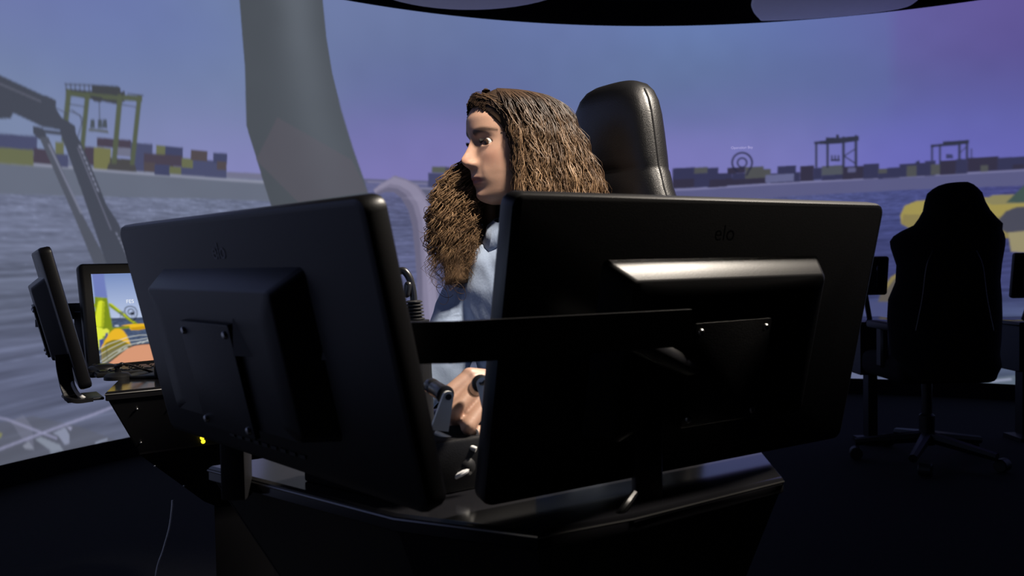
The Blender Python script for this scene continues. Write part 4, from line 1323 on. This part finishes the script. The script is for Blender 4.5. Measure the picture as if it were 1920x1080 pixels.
def head_mesh():
    zt = np.array([-0.128, -0.126, -0.120, -0.112, -0.102, -0.092, -0.078, -0.062, -0.045, -0.022, 0.0, 0.022, 0.045, 0.066, 0.080, 0.090, 0.096, 0.098])
    Wt = np.array([0.010, 0.022, 0.034, 0.043, 0.050, 0.055, 0.060, 0.0645, 0.068, 0.0715, 0.0735, 0.074, 0.072, 0.063, 0.051, 0.036, 0.018, 0.001])
    Ft = np.array([0.050, 0.062, 0.0735, 0.079, 0.0805, 0.0815, 0.0875, 0.0905, 0.0885, 0.0865, 0.0880, 0.0945, 0.0935, 0.083, 0.067, 0.048, 0.024, 0.001])
    Bt = np.array([-0.030, -0.020, -0.008, 0.004, 0.016, 0.030, 0.052, 0.074, 0.088, 0.099, 0.104, 0.104, 0.098, 0.084, 0.067, 0.048, 0.024, 0.001])
    zz = np.concatenate([np.linspace(-0.128, 0.06, 150), np.linspace(0.062, 0.098, 24)])
    k = 128

    def sm(tab):
        y = np.interp(zz, zt, tab)
        for _ in range(14):
            y[1:-1] = (y[:-2] + 2 * y[1:-1] + y[2:]) / 4
        return y
    W, Fr, B = sm(Wt), sm(Ft), sm(Bt)
    a = np.linspace(0, 2 * np.pi, k, endpoint=False)
    # denser at the face
    a = a - 0.55 * np.sin(a)
    S, Cc = np.sin(a), np.cos(a)
    l = W[:, None] * np.sign(S) * np.abs(S) ** 0.97
    pos = Cc >= 0
    f = np.where(pos[None, :], Fr[:, None] * np.abs(Cc)[None, :] ** np.interp(zz, [-0.1, -0.02, 0.02], [0.84, 0.88, 1.0])[:, None], -B[:, None] * np.abs(Cc) ** 0.85)
    mid = (Fr - B)[:, None] * 0.0
    Z = np.repeat(zz[:, None], k, 1)
    front = np.clip(Cc, 0, 1)[None, :] ** 0.5 * np.ones_like(Z)

    def g(l0, z0, sl, sz):
        return np.exp(-((l - l0) / sl) ** 2 - ((Z - z0) / sz) ** 2)
    d = np.zeros_like(l)
    hz = np.interp(Z, [-0.062, -0.058, -0.053, -0.047, -0.041, -0.035, -0.025, -0.012, 0.0, 0.010, 0.02], [0, 0.003, 0.013, 0.0225, 0.0275, 0.0270, 0.0205, 0.0120, 0.0060, 0.0020, 0])
    sg = np.interp(Z, [-0.06, -0.045, -0.025, 0.0, 0.02], [0.0095, 0.0100, 0.0080, 0.0068, 0.009])
    d += hz * np.exp(-(np.abs(l) / sg) ** 2.2)
    for s in (-1, 1):
        d += 0.0115 * g(s * 0.0130, -0.0475, 0.0062, 0.0065)
        d -= 0.0020 * g(s * 0.0065, -0.0555, 0.0032, 0.0028)
        d -= 0.0120 * g(s * 0.031, -0.005, 0.0165, 0.0115)
        d -= 0.0050 * g(s * 0.0165, -0.003, 0.007, 0.010)
        d += 0.0100 * g(s * 0.0325, -0.0075, 0.0135, 0.0085)
        e = ((l - s * 0.0325) / 0.0142) ** 2
        open_ = np.clip(1 - e, 0, 1)
        zc = -0.0072 + 0.0012 * (l * s - 0.0325) / 0.014
        ins = 1 / (1 + np.exp((np.abs(Z - zc) - 0.0037 * open_) / 0.0006)) * (open_ > 0.02)
        d -= 0.0075 * ins
        d += 0.0024 * g(s * 0.031, 0.015, 0.018, 0.006)
        d += 0.0035 * g(s * 0.046, -0.028, 0.018, 0.016)
        d -= 0.0030 * g(s * 0.046, -0.068, 0.016, 0.018)
        d -= 0.0016 * g(s * 0.024, -0.062, 0.005, 0.012)
        d += 0.0012 * g(s * 0.030, -0.068, 0.008, 0.012)
    d += 0.0045 * g(0, -0.0735, 0.017, 0.0045)
    d += 0.0055 * g(0, -0.0855, 0.015, 0.0050)
    d -= 0.0048 * np.exp(-(l / 0.021) ** 4 - ((Z + 0.0790 - 0.0012 * np.cos(l / 0.022 * 3)) / 0.0016) ** 2)
    d -= 0.0012 * g(0, -0.066, 0.003, 0.006)
    d -= 0.0026 * g(0, -0.0955, 0.014, 0.005)
    d += 0.0050 * g(0, -0.1100, 0.015, 0.012)
    f = f + d * front
    P = HNP[0] + f[..., None] * HNP[1] + l[..., None] * HNP[2] + Z[..., None] * HNP[3]
    n, kk = Z.shape
    mb = MB()
    mb.rings([[Vector(P[i, j]) for j in range(kk)] for i in range(n)])
    return mb


CHEST_F = -AX_U
BL = -AX_W                                               # body's left
NECK = Vector((0.035, 1.715, 1.045))
SH_L, SH_R = Vector((0.105, 1.525, 1.00)), Vector((-0.060, 1.815, 1.00))
EL_L, WR_L = Vector((0.150, 1.25, 0.86)), Vector((0.005, 1.045, 0.838))
EL_R, WR_R = Vector((-0.155, 1.70, 0.775)), Vector((-0.262, 1.632, 0.668))
PEL = Vector((0.085, 1.705, 0.55))


def torso(mb, grow, sections, n=28):
    rings = []
    for z, hw, hf, hb, off in sections:
        k = (z - 0.5) / 0.5
        c = Vector((0.085 + (0.035 - 0.085) * k, 1.705 + (1.69 - 1.705) * k, z)) + CHEST_F * off
        ring = []
        for i in range(n):
            a = 2 * math.pi * i / n
            s, co = math.sin(a), math.cos(a)
            ring.append(c + BL * ((hw + grow) * math.copysign(abs(s) ** 0.85, s)) + CHEST_F * (((hf if co > 0 else hb) + grow) * math.copysign(abs(co) ** 0.9, co)))
        rings.append(ring)
    mb.rings(rings)
    return mb


SECT = [(0.47, 0.13, 0.08, 0.09, 0), (0.50, 0.165, 0.11, 0.11, 0), (0.56, 0.17, 0.115, 0.11, 0), (0.64, 0.150, 0.105, 0.095, 0.0), (0.72, 0.135, 0.095, 0.085, 0), (0.80, 0.138, 0.100, 0.085, 0), (0.88, 0.145, 0.118, 0.09, 0),
        (0.94, 0.150, 0.112, 0.09, 0), (1.0, 0.150, 0.085, 0.08, 0), (1.035, 0.12, 0.06, 0.065, 0), (1.06, 0.07, 0.04, 0.05, 0)]


def capsules(mb, pts, rr):
    for (a, b), (ra, rb) in zip(zip(pts[:-1], pts[1:]), zip(rr[:-1], rr[1:])):
        mb.capsule(a, b, ra, rb)


body = head_mesh()
torso(body, -0.006, SECT)
capsules(body, [hd(-0.012, 0, -0.055), hd(-0.030, 0, -0.13), NECK - Vector((0, 0, 0.03))], [0.050, 0.049, 0.062])
capsules(body, [NECK - Vector((0, 0, 0.03)), SH_L], [0.055, 0.05])
capsules(body, [NECK - Vector((0, 0, 0.03)), SH_R], [0.055, 0.05])
for s in (-1, 1):
    body.capsule(hd(-0.012, s * 0.0735, -0.028), hd(-0.018, s * 0.0775, 0.008), 0.007, 0.012)
capsules(body, [SH_L, EL_L, WR_L], [0.046, 0.036, 0.0245])
capsules(body, [SH_R, EL_R, WR_R], [0.046, 0.036, 0.0245])
# legs
HIP_L, HIP_R = PEL + BL * 0.09, PEL - BL * 0.09
KN_L, KN_R = HIP_L - AX_U * 0.42 + Vector((0, 0, -0.02)), HIP_R - AX_U * 0.42 + Vector((0, 0, -0.02))
AN_L, AN_R = KN_L + AX_U * 0.06 + Vector((0, 0, -0.43)), KN_R + AX_U * 0.06 + Vector((0, 0, -0.43))
for h, k, a in ((HIP_L, KN_L, AN_L), (HIP_R, KN_R, AN_R)):
    capsules(body, [h, k, a], [0.078, 0.052, 0.036])
    body.capsule(a + AX_U * 0.02 + Vector((0, 0, -0.05)), a - AX_U * 0.15 + Vector((0, 0, -0.06)), 0.032, 0.026)
# left hand closed round the lever
fingers = [
    [(880, 704, 0.985), (834, 743, 0.960), (842, 768, 0.988), (862, 768, 1.000)],
    [(898, 721, 0.978), (850, 774, 0.945), (859, 796, 0.975), (880, 788, 0.992)],
    [(917, 745, 0.976), (877, 799, 0.943), (886, 815, 0.974), (900, 803, 0.992)],
    [(934, 770, 0.982), (905, 816, 0.954), (909, 826, 0.980), (917, 812, 0.994)]]
frad = [(0.0090, 0.0090, 0.0083, 0.0075), (0.0092, 0.0093, 0.0086, 0.0077), (0.0090, 0.0090, 0.0083, 0.0075), (0.0082, 0.0082, 0.0076, 0.0068)]
for fg, fr_ in zip(fingers, frad):
    pts = [at(*p) for p in fg]
    capsules(body, pts, fr_)
    body.capsule(WR_L.lerp(pts[0], 0.12), pts[0], 0.019, 0.0100)
capsules(body, [WR_L.lerp(at(866, 745, 1.01), 0.4), at(866, 748, 1.015), at(843, 772, 0.997), at(836, 800, 0.985)], [0.016, 0.0135, 0.0112, 0.0090])
# right hand, resting on the thigh
hR = WR_R + Vector((-0.06, -0.045, -0.012))
body.capsule(WR_R, hR, 0.024, 0.027)
for k in range(4):
    o = AX_W * (0.026 - k * 0.018)
    capsules(body, [hR + o, hR + o - AX_U * 0.042 + Vector((0, 0, 0.004)), hR + o - AX_U * 0.060 + Vector((0, 0, -0.026)), hR + o - AX_U * 0.046 + Vector((0, 0, -0.042))], [0.0105, 0.0095, 0.0085, 0.0072])
capsules(body, [WR_R + AX_W * -0.02, hR - AX_W * 0.045, hR - AX_W * 0.05 - AX_U * 0.03 + Vector((0, 0, -0.02))], [0.013, 0.011, 0.0085])


def remeshed(name, mb, voxel, mat, parent, smooth_iter=2, colour=None, shape=None):
    me = bpy.data.meshes.new(name)
    o0 = ORIGIN[parent.name]
    me.from_pydata([tuple(p - o0) for p in mb.v], [], mb.f)
    finish(me, None)
    tmp = bpy.data.objects.new(name + '_tmp', me)
    COL.objects.link(tmp)
    rm = tmp.modifiers.new('r', 'REMESH')
    rm.mode = 'VOXEL'
    rm.voxel_size = voxel
    if smooth_iter:
        sm_ = tmp.modifiers.new('s', 'SMOOTH')
        sm_.iterations = smooth_iter
        sm_.factor = 0.5
    dg = bpy.context.evaluated_depsgraph_get()
    me2 = bpy.data.meshes.new_from_object(tmp.evaluated_get(dg))
    bpy.data.objects.remove(tmp)
    n = len(me2.vertices)
    co = np.empty(n * 3, np.float32)
    me2.vertices.foreach_get('co', co)
    co = co.reshape(-1, 3)
    wc = co + np.array(o0)
    if shape is not None:
        nr = np.empty(n * 3, np.float32)
        me2.vertices.foreach_get('normal', nr)
        co = co + nr.reshape(-1, 3) * shape(wc)[:, None]
        me2.vertices.foreach_set('co', co.astype(np.float32).ravel())
    if colour is not None:
        a = me2.color_attributes.new('Col', 'FLOAT_COLOR', 'POINT')
        cc = np.ones((n, 4), np.float32)
        cc[:, :3] = colour(wc)
        a.data.foreach_set('color', cc.ravel())
    me2.polygons.foreach_set('use_smooth', np.ones(len(me2.polygons), dtype=bool))
    me2.materials.clear()
    me2.materials.append(M[mat])
    me2.name = name
    ob = bpy.data.objects.new(name, me2)
    COL.objects.link(ob)
    ob.parent = parent
    ORIGIN[ob.name] = o0
    return ob


def skin_colour(P):
    r = P - HNP[0]
    f, l, z = r @ HNP[1], r @ HNP[2], r @ HNP[3]
    c = np.tile(np.array([0.47, 0.285, 0.205]), (len(P), 1))
    head = (np.abs(l) < 0.085) & (z > -0.13) & (z < 0.1) & (f > 0.0)

    def mix(w, col):
        w = (np.clip(w, 0, 1) * head)[:, None]
        c[:] = c * (1 - w) + np.array(col) * w
    al = np.abs(l)
    mix(0.35 * np.exp(-((al - 0.045) / 0.018) ** 2 - ((z + 0.035) / 0.018) ** 2), (0.50, 0.22, 0.16))
    mix(0.35 * np.exp(-(l / 0.014) ** 2 - ((z + 0.045) / 0.012) ** 2), (0.52, 0.24, 0.17))
    lip = np.exp(-((z + 0.0795) / 0.0085) ** 4) * (1 / (1 + np.exp((al - (0.0235 - 0.9 * np.abs(z + 0.0795))) / 0.0012)))
    mix(0.9 * lip, (0.27, 0.095, 0.085))
    arch = 0.0135 + 0.0045 * (1 - ((al - 0.036) / 0.022) ** 2)
    thick = np.interp(al, [0.010, 0.016, 0.034, 0.054], [0.0036, 0.0058, 0.0052, 0.0022])
    mix(0.92 / (1 + np.exp((np.abs(z - arch) - thick) / 0.0009)) * ((al > 0.011) & (al < 0.057)), (0.022, 0.013, 0.010))
    e = np.clip(1 - ((al - 0.0325) / 0.0160) ** 2, 0, 1)
    mix(0.95 * np.exp(-((z + 0.007 - 0.0052 * e) / 0.0020) ** 2) * (e > 0), (0.015, 0.010, 0.009))
    return c


person = thing('person', 'seated person with long wavy brown hair and light blue shirt, hand on a lever', 'person', (PEL.x, PEL.y, 0.0))
remeshed('body', body, 0.0028, 'skin', person, 1, skin_colour)

# eyes
for s in (-1, 1):
    c = hd(0.0660, s * 0.0325, -0.0072)
    look = (HFn + HL * (0.22 if s > 0 else 0.1) - UPZ * 0.05).normalized()
    fr_ = axis_frame(c, look)
    prof = [(max(0.0122 * math.sin(t), 1e-4), -0.0122 * math.cos(t)) for t in np.linspace(0, math.pi, 25)]
    ob = build('eye', MB().lathe(fr_, prof, 24), 'eye', person)
    me = ob.data
    a = me.color_attributes.new('Col', 'FLOAT_COLOR', 'POINT')
    for v in me.vertices:
        d = (v.co + ORIGIN[person.name] - c).normalized().dot(look)
        col = (0.012, 0.010, 0.010) if d > 0.955 else ((0.075, 0.040, 0.022) if d > 0.74 else (0.55, 0.52, 0.50))
        a.data[v.index].color = (*col, 1)
    lm = MB()
    for q in range(16):
        t = -1 + 2 * q / 15
        l0 = s * 0.0325 + t * 0.0140
        zc = -0.007 + 0.0048 * (1 - t * t)
        b0 = hd(0.0800 - 0.004 * t * t - 0.010 * max(0, t * s) ** 2 * 0.3, l0, zc)
        lm.tube([b0, b0 + HFn * 0.004 + UPZ * 0.0008, b0 + HFn * 0.0065 + UPZ * 0.0038 + HL * (0.002 * t)], [0.0006, 0.0005, 0.0001], 4)
    build('eyelashes', lm, 'lash', person)

# shirt: torso and sleeves
sh = MB()
torso(sh, 0.012, [q for q in SECT if 0.49 < q[0] < 1.05])
capsules(sh, [NECK - Vector((0, 0, 0.045)) + BL * 0.03, SH_L + Vector((0, 0, 0.008)), EL_L, WR_L.lerp(EL_L, 0.06)], [0.060, 0.064, 0.052, 0.038])
capsules(sh, [NECK - Vector((0, 0, 0.045)) - BL * 0.03, SH_R + Vector((0, 0, 0.008)), EL_R, WR_R.lerp(EL_R, 0.06)], [0.060, 0.064, 0.054, 0.040])


def folds(P):
    x, y, z = P[:, 0].astype(float), P[:, 1].astype(float), P[:, 2].astype(float)
    n = vnoise(x * 16 + z * 9 + 50, y * 16 - z * 20 + 60, 3) * 0.6 + vnoise(x * 34 + z * 30 + 50, y * 34 + 90 - z * 20, 5) * 0.4
    return ((n - 0.5) * 0.013).astype(np.float32)


shirt = remeshed('shirt', sh, 0.006, 'shirt', person, 4, None, folds)
col_ = MB()
for s in (-1, 1):
    base, tip = [], []
    for k in range(13):
        a = math.pi * k / 12 * s
        dirn = -CHEST_F * math.cos(a) + BL * math.sin(a)
        c = NECK + CHEST_F * (0.010 * k / 12)
        b = c + dirn * 0.064 + Vector((0, 0, 0.062 - 0.030 * (k / 12) ** 1.5))
        o = c + dirn * (0.082 + 0.006 * k / 12) + Vector((0, 0, 0.035 - 0.060 * (k / 12) ** 2))
        base.append(b); tip.append(o)
    th_ = 0.0022
    rings = []
    for b, o in zip(base, tip):
        m_ = b.lerp(o, 0.5) + (b - NECK).normalized() * 0.004
        nn = (o - b).cross(BL).normalized() * th_
        rings.append([b, m_ + Vector((0, 0, 0.006)), o, o - Vector((0, 0, 0.002)) - (o - NECK).normalized() * th_, m_ - (b - NECK).normalized() * th_, b - (b - NECK).normalized() * th_])
    col_.rings(rings)
build('collar', col_, 'shirt', shirt, smooth=70)
for k in range(4):
    z = 0.62 + k * 0.075
    sec = np.interp(z, [q[0] for q in SECT], [q[2] for q in SECT])
    kk = (z - 0.5) / 0.5
    p = Vector((0.085 - 0.05 * kk, 1.705 - 0.015 * kk, z)) + CHEST_F * (sec + 0.0145)
    build('button', MB().lathe(axis_frame(p, CHEST_F), [(0.0055, -0.004), (0.0058, 0.0012), (0.0046, 0.0022), (0.0015, 0.0016)], 16), 'button', shirt)
for wr, el in ((WR_L, EL_L), (WR_R, EL_R)):
    d = (el - wr).normalized()
    build('cuff', MB().lathe(axis_frame(wr - d * 0.004, d), [(0.033, 0), (0.0365, 0.001), (0.041, 0.03), (0.042, 0.052), (0.039, 0.052), (0.034, 0.004)], 24), 'shirt', shirt)

tr = MB()
capsules(tr, [PEL + Vector((0, 0, -0.01)) + BL * 0.07, PEL + Vector((0, 0, -0.01)) - BL * 0.07], [0.118, 0.118])
for h, k, a in ((HIP_L, KN_L, AN_L), (HIP_R, KN_R, AN_R)):
    capsules(tr, [h, k, a + Vector((0, 0, 0.03))], [0.092, 0.066, 0.056])
remeshed('trousers', tr, 0.008, 'jeans', person, 3, None, folds)
for a in (AN_L, AN_R):
    f0 = frame((a.x, a.y, 0), -AX_U, AX_W, UPZ)
    rings = []
    for x, hw, hh in ((-0.07, 0.02, 0.04), (-0.06, 0.032, 0.075), (-0.02, 0.036, 0.085), (0.04, 0.038, 0.075), (0.10, 0.042, 0.055), (0.16, 0.040, 0.045), (0.195, 0.025, 0.03)):
        rings.append([f0((x, hw * math.cos(t), 0.004 + hh * max(0, math.sin(t)) if math.sin(t) > 0 else 0.004)) for t in np.linspace(0, 2 * math.pi, 16, endpoint=False)])
    build('shoe', MB().rings(rings), 'shoe', person, smooth=60)


# ------------------------------------------------------------------ hair: an inner volume plus wavy locks
ZK = np.array([-0.26, -0.15, -0.09, -0.05, 0.0, 0.04, 0.073, 0.090, 0.100, 0.106])
AZ = np.array([-180, -140, -110, -90, -60, 60, 92, 128, 157, 180])
ENV = np.array([
    [.150, .160, .170, .168, .152, .135, .108, .072, .035, .002],
    [.140, .150, .160, .158, .145, .132, .105, .072, .035, .002],
    [.115, .118, .120, .116, .112, .102, .084, .060, .030, .002],
    [.108, .110, .112, .108, .104, .096, .080, .058, .030, .002],
    [.100, .098, .095, .092, .090, .084, .072, .052, .026, .002],
    [.104, .100, .096, .092, .091, .086, .074, .054, .028, .002],
    [.122, .122, .120, .116, .110, .100, .084, .060, .030, .002],
    [.165, .165, .158, .145, .130, .115, .094, .066, .033, .002],
    [.186, .197, .190, .172, .150, .129, .103, .070, .035, .002],
    [.150, .160, .170, .168, .152, .135, .108, .072, .035, .002]])


def env(psi, z):
    psi = np.asarray(psi, float)
    rows = np.array([np.interp(z, ZK, e) for e in ENV])
    i = np.clip(np.searchsorted(AZ, psi) - 1, 0, len(AZ) - 2)
    t = np.clip((psi - AZ[i]) / (AZ[i + 1] - AZ[i]), 0, 1)
    t = t * t * (3 - 2 * t)
    idx = np.arange(rows.shape[1])
    return rows[i, idx] * (1 - t) + rows[i + 1, idx] * t


def hairline(p):
    return np.interp(np.abs(p), [0, 15, 30, 45, 60], [0.072, 0.068, 0.057, 0.036, 0.0])


def part_shift(psi, z):
    a = np.abs(psi)
    return np.interp(a, [0, 55, 75, 100, 150, 180], [0.012, 0.028, 0.028, 0.018, -0.01, -0.02]) * np.clip((z - 0.02) / 0.07, 0, 1)


hv, hf, hc = [], [], []


def add_strand(pts, r0, r1, c0, c1, sides=3):
    n = len(pts)
    t = np.gradient(pts, axis=0)
    t /= np.linalg.norm(t, axis=1)[:, None] + 1e-9
    ref = np.array([0.3, 0.5, 0.2]); ref /= np.linalg.norm(ref)
    n1 = np.cross(t, ref); n1 /= np.linalg.norm(n1, axis=1)[:, None] + 1e-9
    n2 = np.cross(t, n1)
    s = np.linspace(0, 1, n)
    rad = (r0 + (r1 - r0) * s) * np.clip((1 - s) * 6, 0.12, 1)
    base = sum(len(q) for q in hv)
    ring = np.stack([pts + (n1 * math.cos(2 * math.pi * k / sides) + n2 * math.sin(2 * math.pi * k / sides)) * rad[:, None] for k in range(sides)], 1).reshape(-1, 3)
    hv.append(ring)
    i = np.arange(n - 1)[:, None] * sides + base
    j = np.arange(sides)[None, :]
    k = (j + 1) % sides
    hf.append(np.stack([i + j, i + k, i + sides + k, i + sides + j], -1).reshape(-1, 4))
    w = np.clip((s - 0.17) * 1.5, 0, 1)[:, None] ** 0.9
    hc.append(np.repeat(np.array(c0) * (1 - w) + np.array(c1) * w, sides, 0))


def to_world(f, l, z):
    return HNP[0] + f[:, None] * HNP[1] + l[:, None] * HNP[2] + z[:, None] * HNP[3]


DARK, MIDB, GOLD = np.array((0.020, 0.012, 0.008)), np.array((0.075, 0.042, 0.023)), np.array((0.26, 0.160, 0.085))
NP_ = 34
for clump in range(290):
    psi0 = RNG.uniform(66, 232)
    if psi0 > 180:
        psi0 -= 360
    q0 = RNG.uniform(0.80, 1.0) if RNG.random() < 0.75 else RNG.uniform(0.66, 0.85)
    lam, ph, ampl = RNG.uniform(0.040, 0.062), RNG.uniform(0, 6.28), RNG.uniform(0.0028, 0.0060)
    zend = RNG.uniform(-0.27, -0.20)
    tone = RNG.uniform(0, 1) ** 1.3
    for sub in range(11):
        psi = psi0 + RNG.normal(0, 2.2)
        q = q0 + RNG.normal(0, 0.014)
        ztop = 0.1055 - abs(RNG.normal(0, 0.006))
        z = ztop + (zend - ztop) * np.linspace(0, 1, NP_) ** 1.25
        pz = np.full(NP_, psi)
        r = env(pz, z)
        ramp = np.clip((0.100 - z) / 0.09, 0, 1)
        q_eff = 1 - (1 - q) * np.clip((0.10 - z) / 0.05, 0.25, 1)
        arc = (ztop - z)
        ph2 = ph + RNG.normal(0, 0.35)
        wav = ampl * ramp * np.sin(2 * np.pi * arc / lam + ph2)
        wav2 = ampl * 0.8 * ramp * np.cos(2 * np.pi * arc / (lam * 1.13) + ph2 * 1.7)
        rr = r * q_eff + wav2 + 0.004 * RNG.normal() * np.clip(ramp * 2, 0, 1)
        a = np.radians(pz) + wav / np.maximum(r, 0.03) + RNG.normal(0, 0.03) * ramp
        f = rr * np.cos(a) + part_shift(pz, z)
        l = rr * np.sin(a)
        tn = np.clip(tone + RNG.normal(0, 0.15), 0, 1)
        c1 = MIDB * (1 - tn) + GOLD * tn
        add_strand(to_world(f, l, z), RNG.uniform(0.0007, 0.0012), RNG.uniform(0.0005, 0.0010), DARK * 0.8 + MIDB * 0.35 * tn, c1)
# front locks swept back from the hairline over the near temple
for clump in range(96):
    side = 1 if clump < 64 else -1
    pp_ = RNG.uniform(-6, 62)
    u_ = max(0.0, pp_) / 62
    root = np.array([0.0885 * math.cos(R_(pp_)), 0.0735 * math.sin(R_(pp_)), hairline(pp_) + RNG.normal(0.001, 0.003)])
    lift = RNG.uniform(0.45, 0.85)
    end_f, end_l = RNG.uniform(0.012, 0.040), RNG.uniform(0.088, 0.112)
    keys = np.array([root, root + [-0.016 * lift, 0.010 * (1 - 0.5 * u_), 0.019 * lift * (1 - 0.8 * u_)], [0.054 - 0.014 * u_, 0.056 + 0.020 * u_, 0.066 - 0.040 * u_], [0.036, 0.084, 0.022 - 0.03 * u_], [0.028 + 0.4 * (end_f - 0.028), 0.090, -0.045],
                     [end_f, 0.092, -0.10], [end_f, end_l, -0.20]])
    cur = np.array([list(p) for p in bez([Vector(k) for k in keys], 6)])
    lam, ph, ampl = RNG.uniform(0.045, 0.07), RNG.uniform(0, 6.28), RNG.uniform(0.002, 0.0042)
    tone = RNG.uniform(0, 0.8)
    cur[:, 1] *= side
    for sub in range(8):
        s_ = np.linspace(0, 1, len(cur))
        ramp = np.clip((s_ - 0.08) / 0.35, 0, 1)
        o = RNG.normal(0, 0.0032, 3)
        ph2 = ph + RNG.normal(0, 0.4)
        c_ = cur + o * (0.5 + ramp[:, None])
        c_[:, 0] += ampl * ramp * np.sin(2 * np.pi * s_ * 0.30 / lam + ph2)
        c_[:, 1] += ampl * ramp * np.cos(2 * np.pi * s_ * 0.30 / lam + ph2)
        tn = np.clip(tone + RNG.normal(0, 0.15), 0, 1)
        add_strand(to_world(c_[:, 0], c_[:, 1], c_[:, 2]), RNG.uniform(0.0007, 0.0011), 0.0007, DARK + MIDB * 0.35 * tn, MIDB * (1 - tn) + GOLD * tn)
# the dark curls falling forward over her right shoulder
KEY = np.array([[.050, -.004, .102], [.030, -.060, .070], [.012, -.086, .020], [.030, -.090, -.045], [.094, -.078, -.115], [.112, -.062, -.195], [.114, -.052, -.285]])
key_curve = np.array([list(p) for p in bez([Vector(k) for k in KEY], 6)])
for clump in range(150):
    off = RNG.normal(0, 1, 2)
    off = off / max(1, np.linalg.norm(off) / 1.7)
    lam, ph, ampl = RNG.uniform(0.030, 0.046), RNG.uniform(0, 6.28), RNG.uniform(0.008, 0.015)
    short = RNG.uniform(0.80, 1.04)
    tone = RNG.uniform(0, 1) ** 1.3
    for sub in range(6):
        s = np.linspace(0, 1, len(key_curve))
        ramp = np.clip((s - 0.25) / 0.5, 0, 1)
        o = off + RNG.normal(0, 0.13, 2)
        base = key_curve.copy()
        base[:, 2] = 0.102 + (base[:, 2] - 0.102) * short
        arc = s * 0.44
        ph2 = ph + RNG.normal(0, 0.4)
        base[:, 0] += o[0] * (0.004 + 0.026 * ramp) + ampl * ramp * np.sin(2 * np.pi * arc / lam + ph2)
        base[:, 1] += o[1] * (0.004 + 0.022 * ramp) + ampl * ramp * np.cos(2 * np.pi * arc / lam + ph2)
        base[:, 2] += RNG.normal(0, 0.006) * ramp
        add_strand(to_world(base[:, 0], base[:, 1], base[:, 2]), 0.0012, RNG.uniform(0.0006, 0.0011), DARK * 0.8 + MIDB * 0.35 * tone, MIDB * (1 - tone) + GOLD * tone)
# loose flyaway curls at the ends
for k in range(60):
    s = np.linspace(0, 1, 30)
    a0, rr0 = RNG.uniform(0, 6.28), RNG.uniform(0.008, 0.018)
    c0 = np.array([RNG.normal(0.108, 0.022), RNG.normal(-0.056, 0.024), RNG.uniform(-0.30, -0.12)])
    f = c0[0] + 0.02 * s * RNG.normal() + rr0 * np.cos(a0 + s * 9) * (1 - 0.5 * s)
    l = c0[1] + rr0 * 0.6 * np.sin(a0 + s * 9)
    z = c0[2] + rr0 * np.sin(a0 + s * 9 + 0.8) - 0.02 * s
    add_strand(to_world(f, l, z), 0.0007, 0.0004, MIDB, MIDB * 0.5 + GOLD * 0.5)
# inner volume so no gaps show through
iv = MB()
psis = np.linspace(70, 300, 40)
psw = np.where(psis > 180, psis - 360, psis)
zr = np.linspace(0.1035, -0.24, 34)
rings = []
for z in zr:
    r = env(psw, np.full(len(psw), z)) * (0.80 if z < 0.05 else 0.80 + 0.14 * (z - 0.05) / 0.05)
    ps = part_shift(psw, np.full(len(psw), z))
    f, l = r * np.cos(np.radians(psw)) + ps, r * np.sin(np.radians(psw))
    inner_ = [hd(f[i] * 0.82 - 0.012, l[i] * 0.80, z - 0.006) for i in range(len(psw))]
    rings.append([hd(f[i], l[i], z) for i in range(len(psw))] + inner_[::-1])
iv.rings(rings)
cap_ = MB()
pc_ = np.linspace(-180, 180, 48, endpoint=False)
rings = []
for t in np.linspace(0, 1, 16):
    z = hairline(pc_) + (0.1045 - hairline(pc_)) * t
    r = np.array([env(pc_[i:i + 1], z[i:i + 1])[0] for i in range(len(pc_))]) * 0.95
    ps = np.array([part_shift(pc_[i], z[i]) for i in range(len(pc_))])
    rings.append([hd(r[i] * math.cos(R_(pc_[i])) + ps[i], r[i] * math.sin(R_(pc_[i])), z[i]) for i in range(len(pc_))])
cap_.rings(rings)
iv.add(cap_.v, cap_.f)
tip_ = MB()
tip_.tube([hd(*k) for k in bez([Vector(q) for q in KEY], 5)], [0.006 + 0.020 * min(1, i / 16) for i in range(31)], 10)
ivv = np.array([list(p) for p in iv.v + tip_.v])
nb = sum(len(q) for q in hv)


def inner_colour(P):
    # the same root-to-end dye as the locks
    z = (P - HNP[0]) @ HNP[3]
    w = np.clip((0.06 - z) / 0.22, 0, 1)[:, None]
    return DARK * (1 - w) + (MIDB * 0.6 + GOLD * 0.4) * w


faces = [tuple(int(x) for x in q) for q in np.concatenate(hf)]
faces += [tuple(x + nb for x in f) for f in iv.f] + [tuple(x + nb + len(iv.v) for x in f) for f in tip_.f]
cols = np.concatenate(hc + [inner_colour(ivv)])
verts = np.concatenate(hv + [ivv]) - np.array(ORIGIN[person.name])
me = bpy.data.meshes.new('hair')
me.from_pydata(verts.tolist(), [], faces)
me.polygons.foreach_set('use_smooth', np.ones(len(me.polygons), dtype=bool))
ca = me.color_attributes.new('Col', 'FLOAT_COLOR', 'POINT')
c4 = np.ones((len(verts), 4), np.float32)
c4[:, :3] = cols
ca.data.foreach_set('color', c4.ravel())
me.materials.append(M['hair'])
hair = bpy.data.objects.new('hair', me)
COL.objects.link(hair)
hair.parent = person
hair['label'] = 'long wavy brown hair, dark at the roots and lighter at the ends'
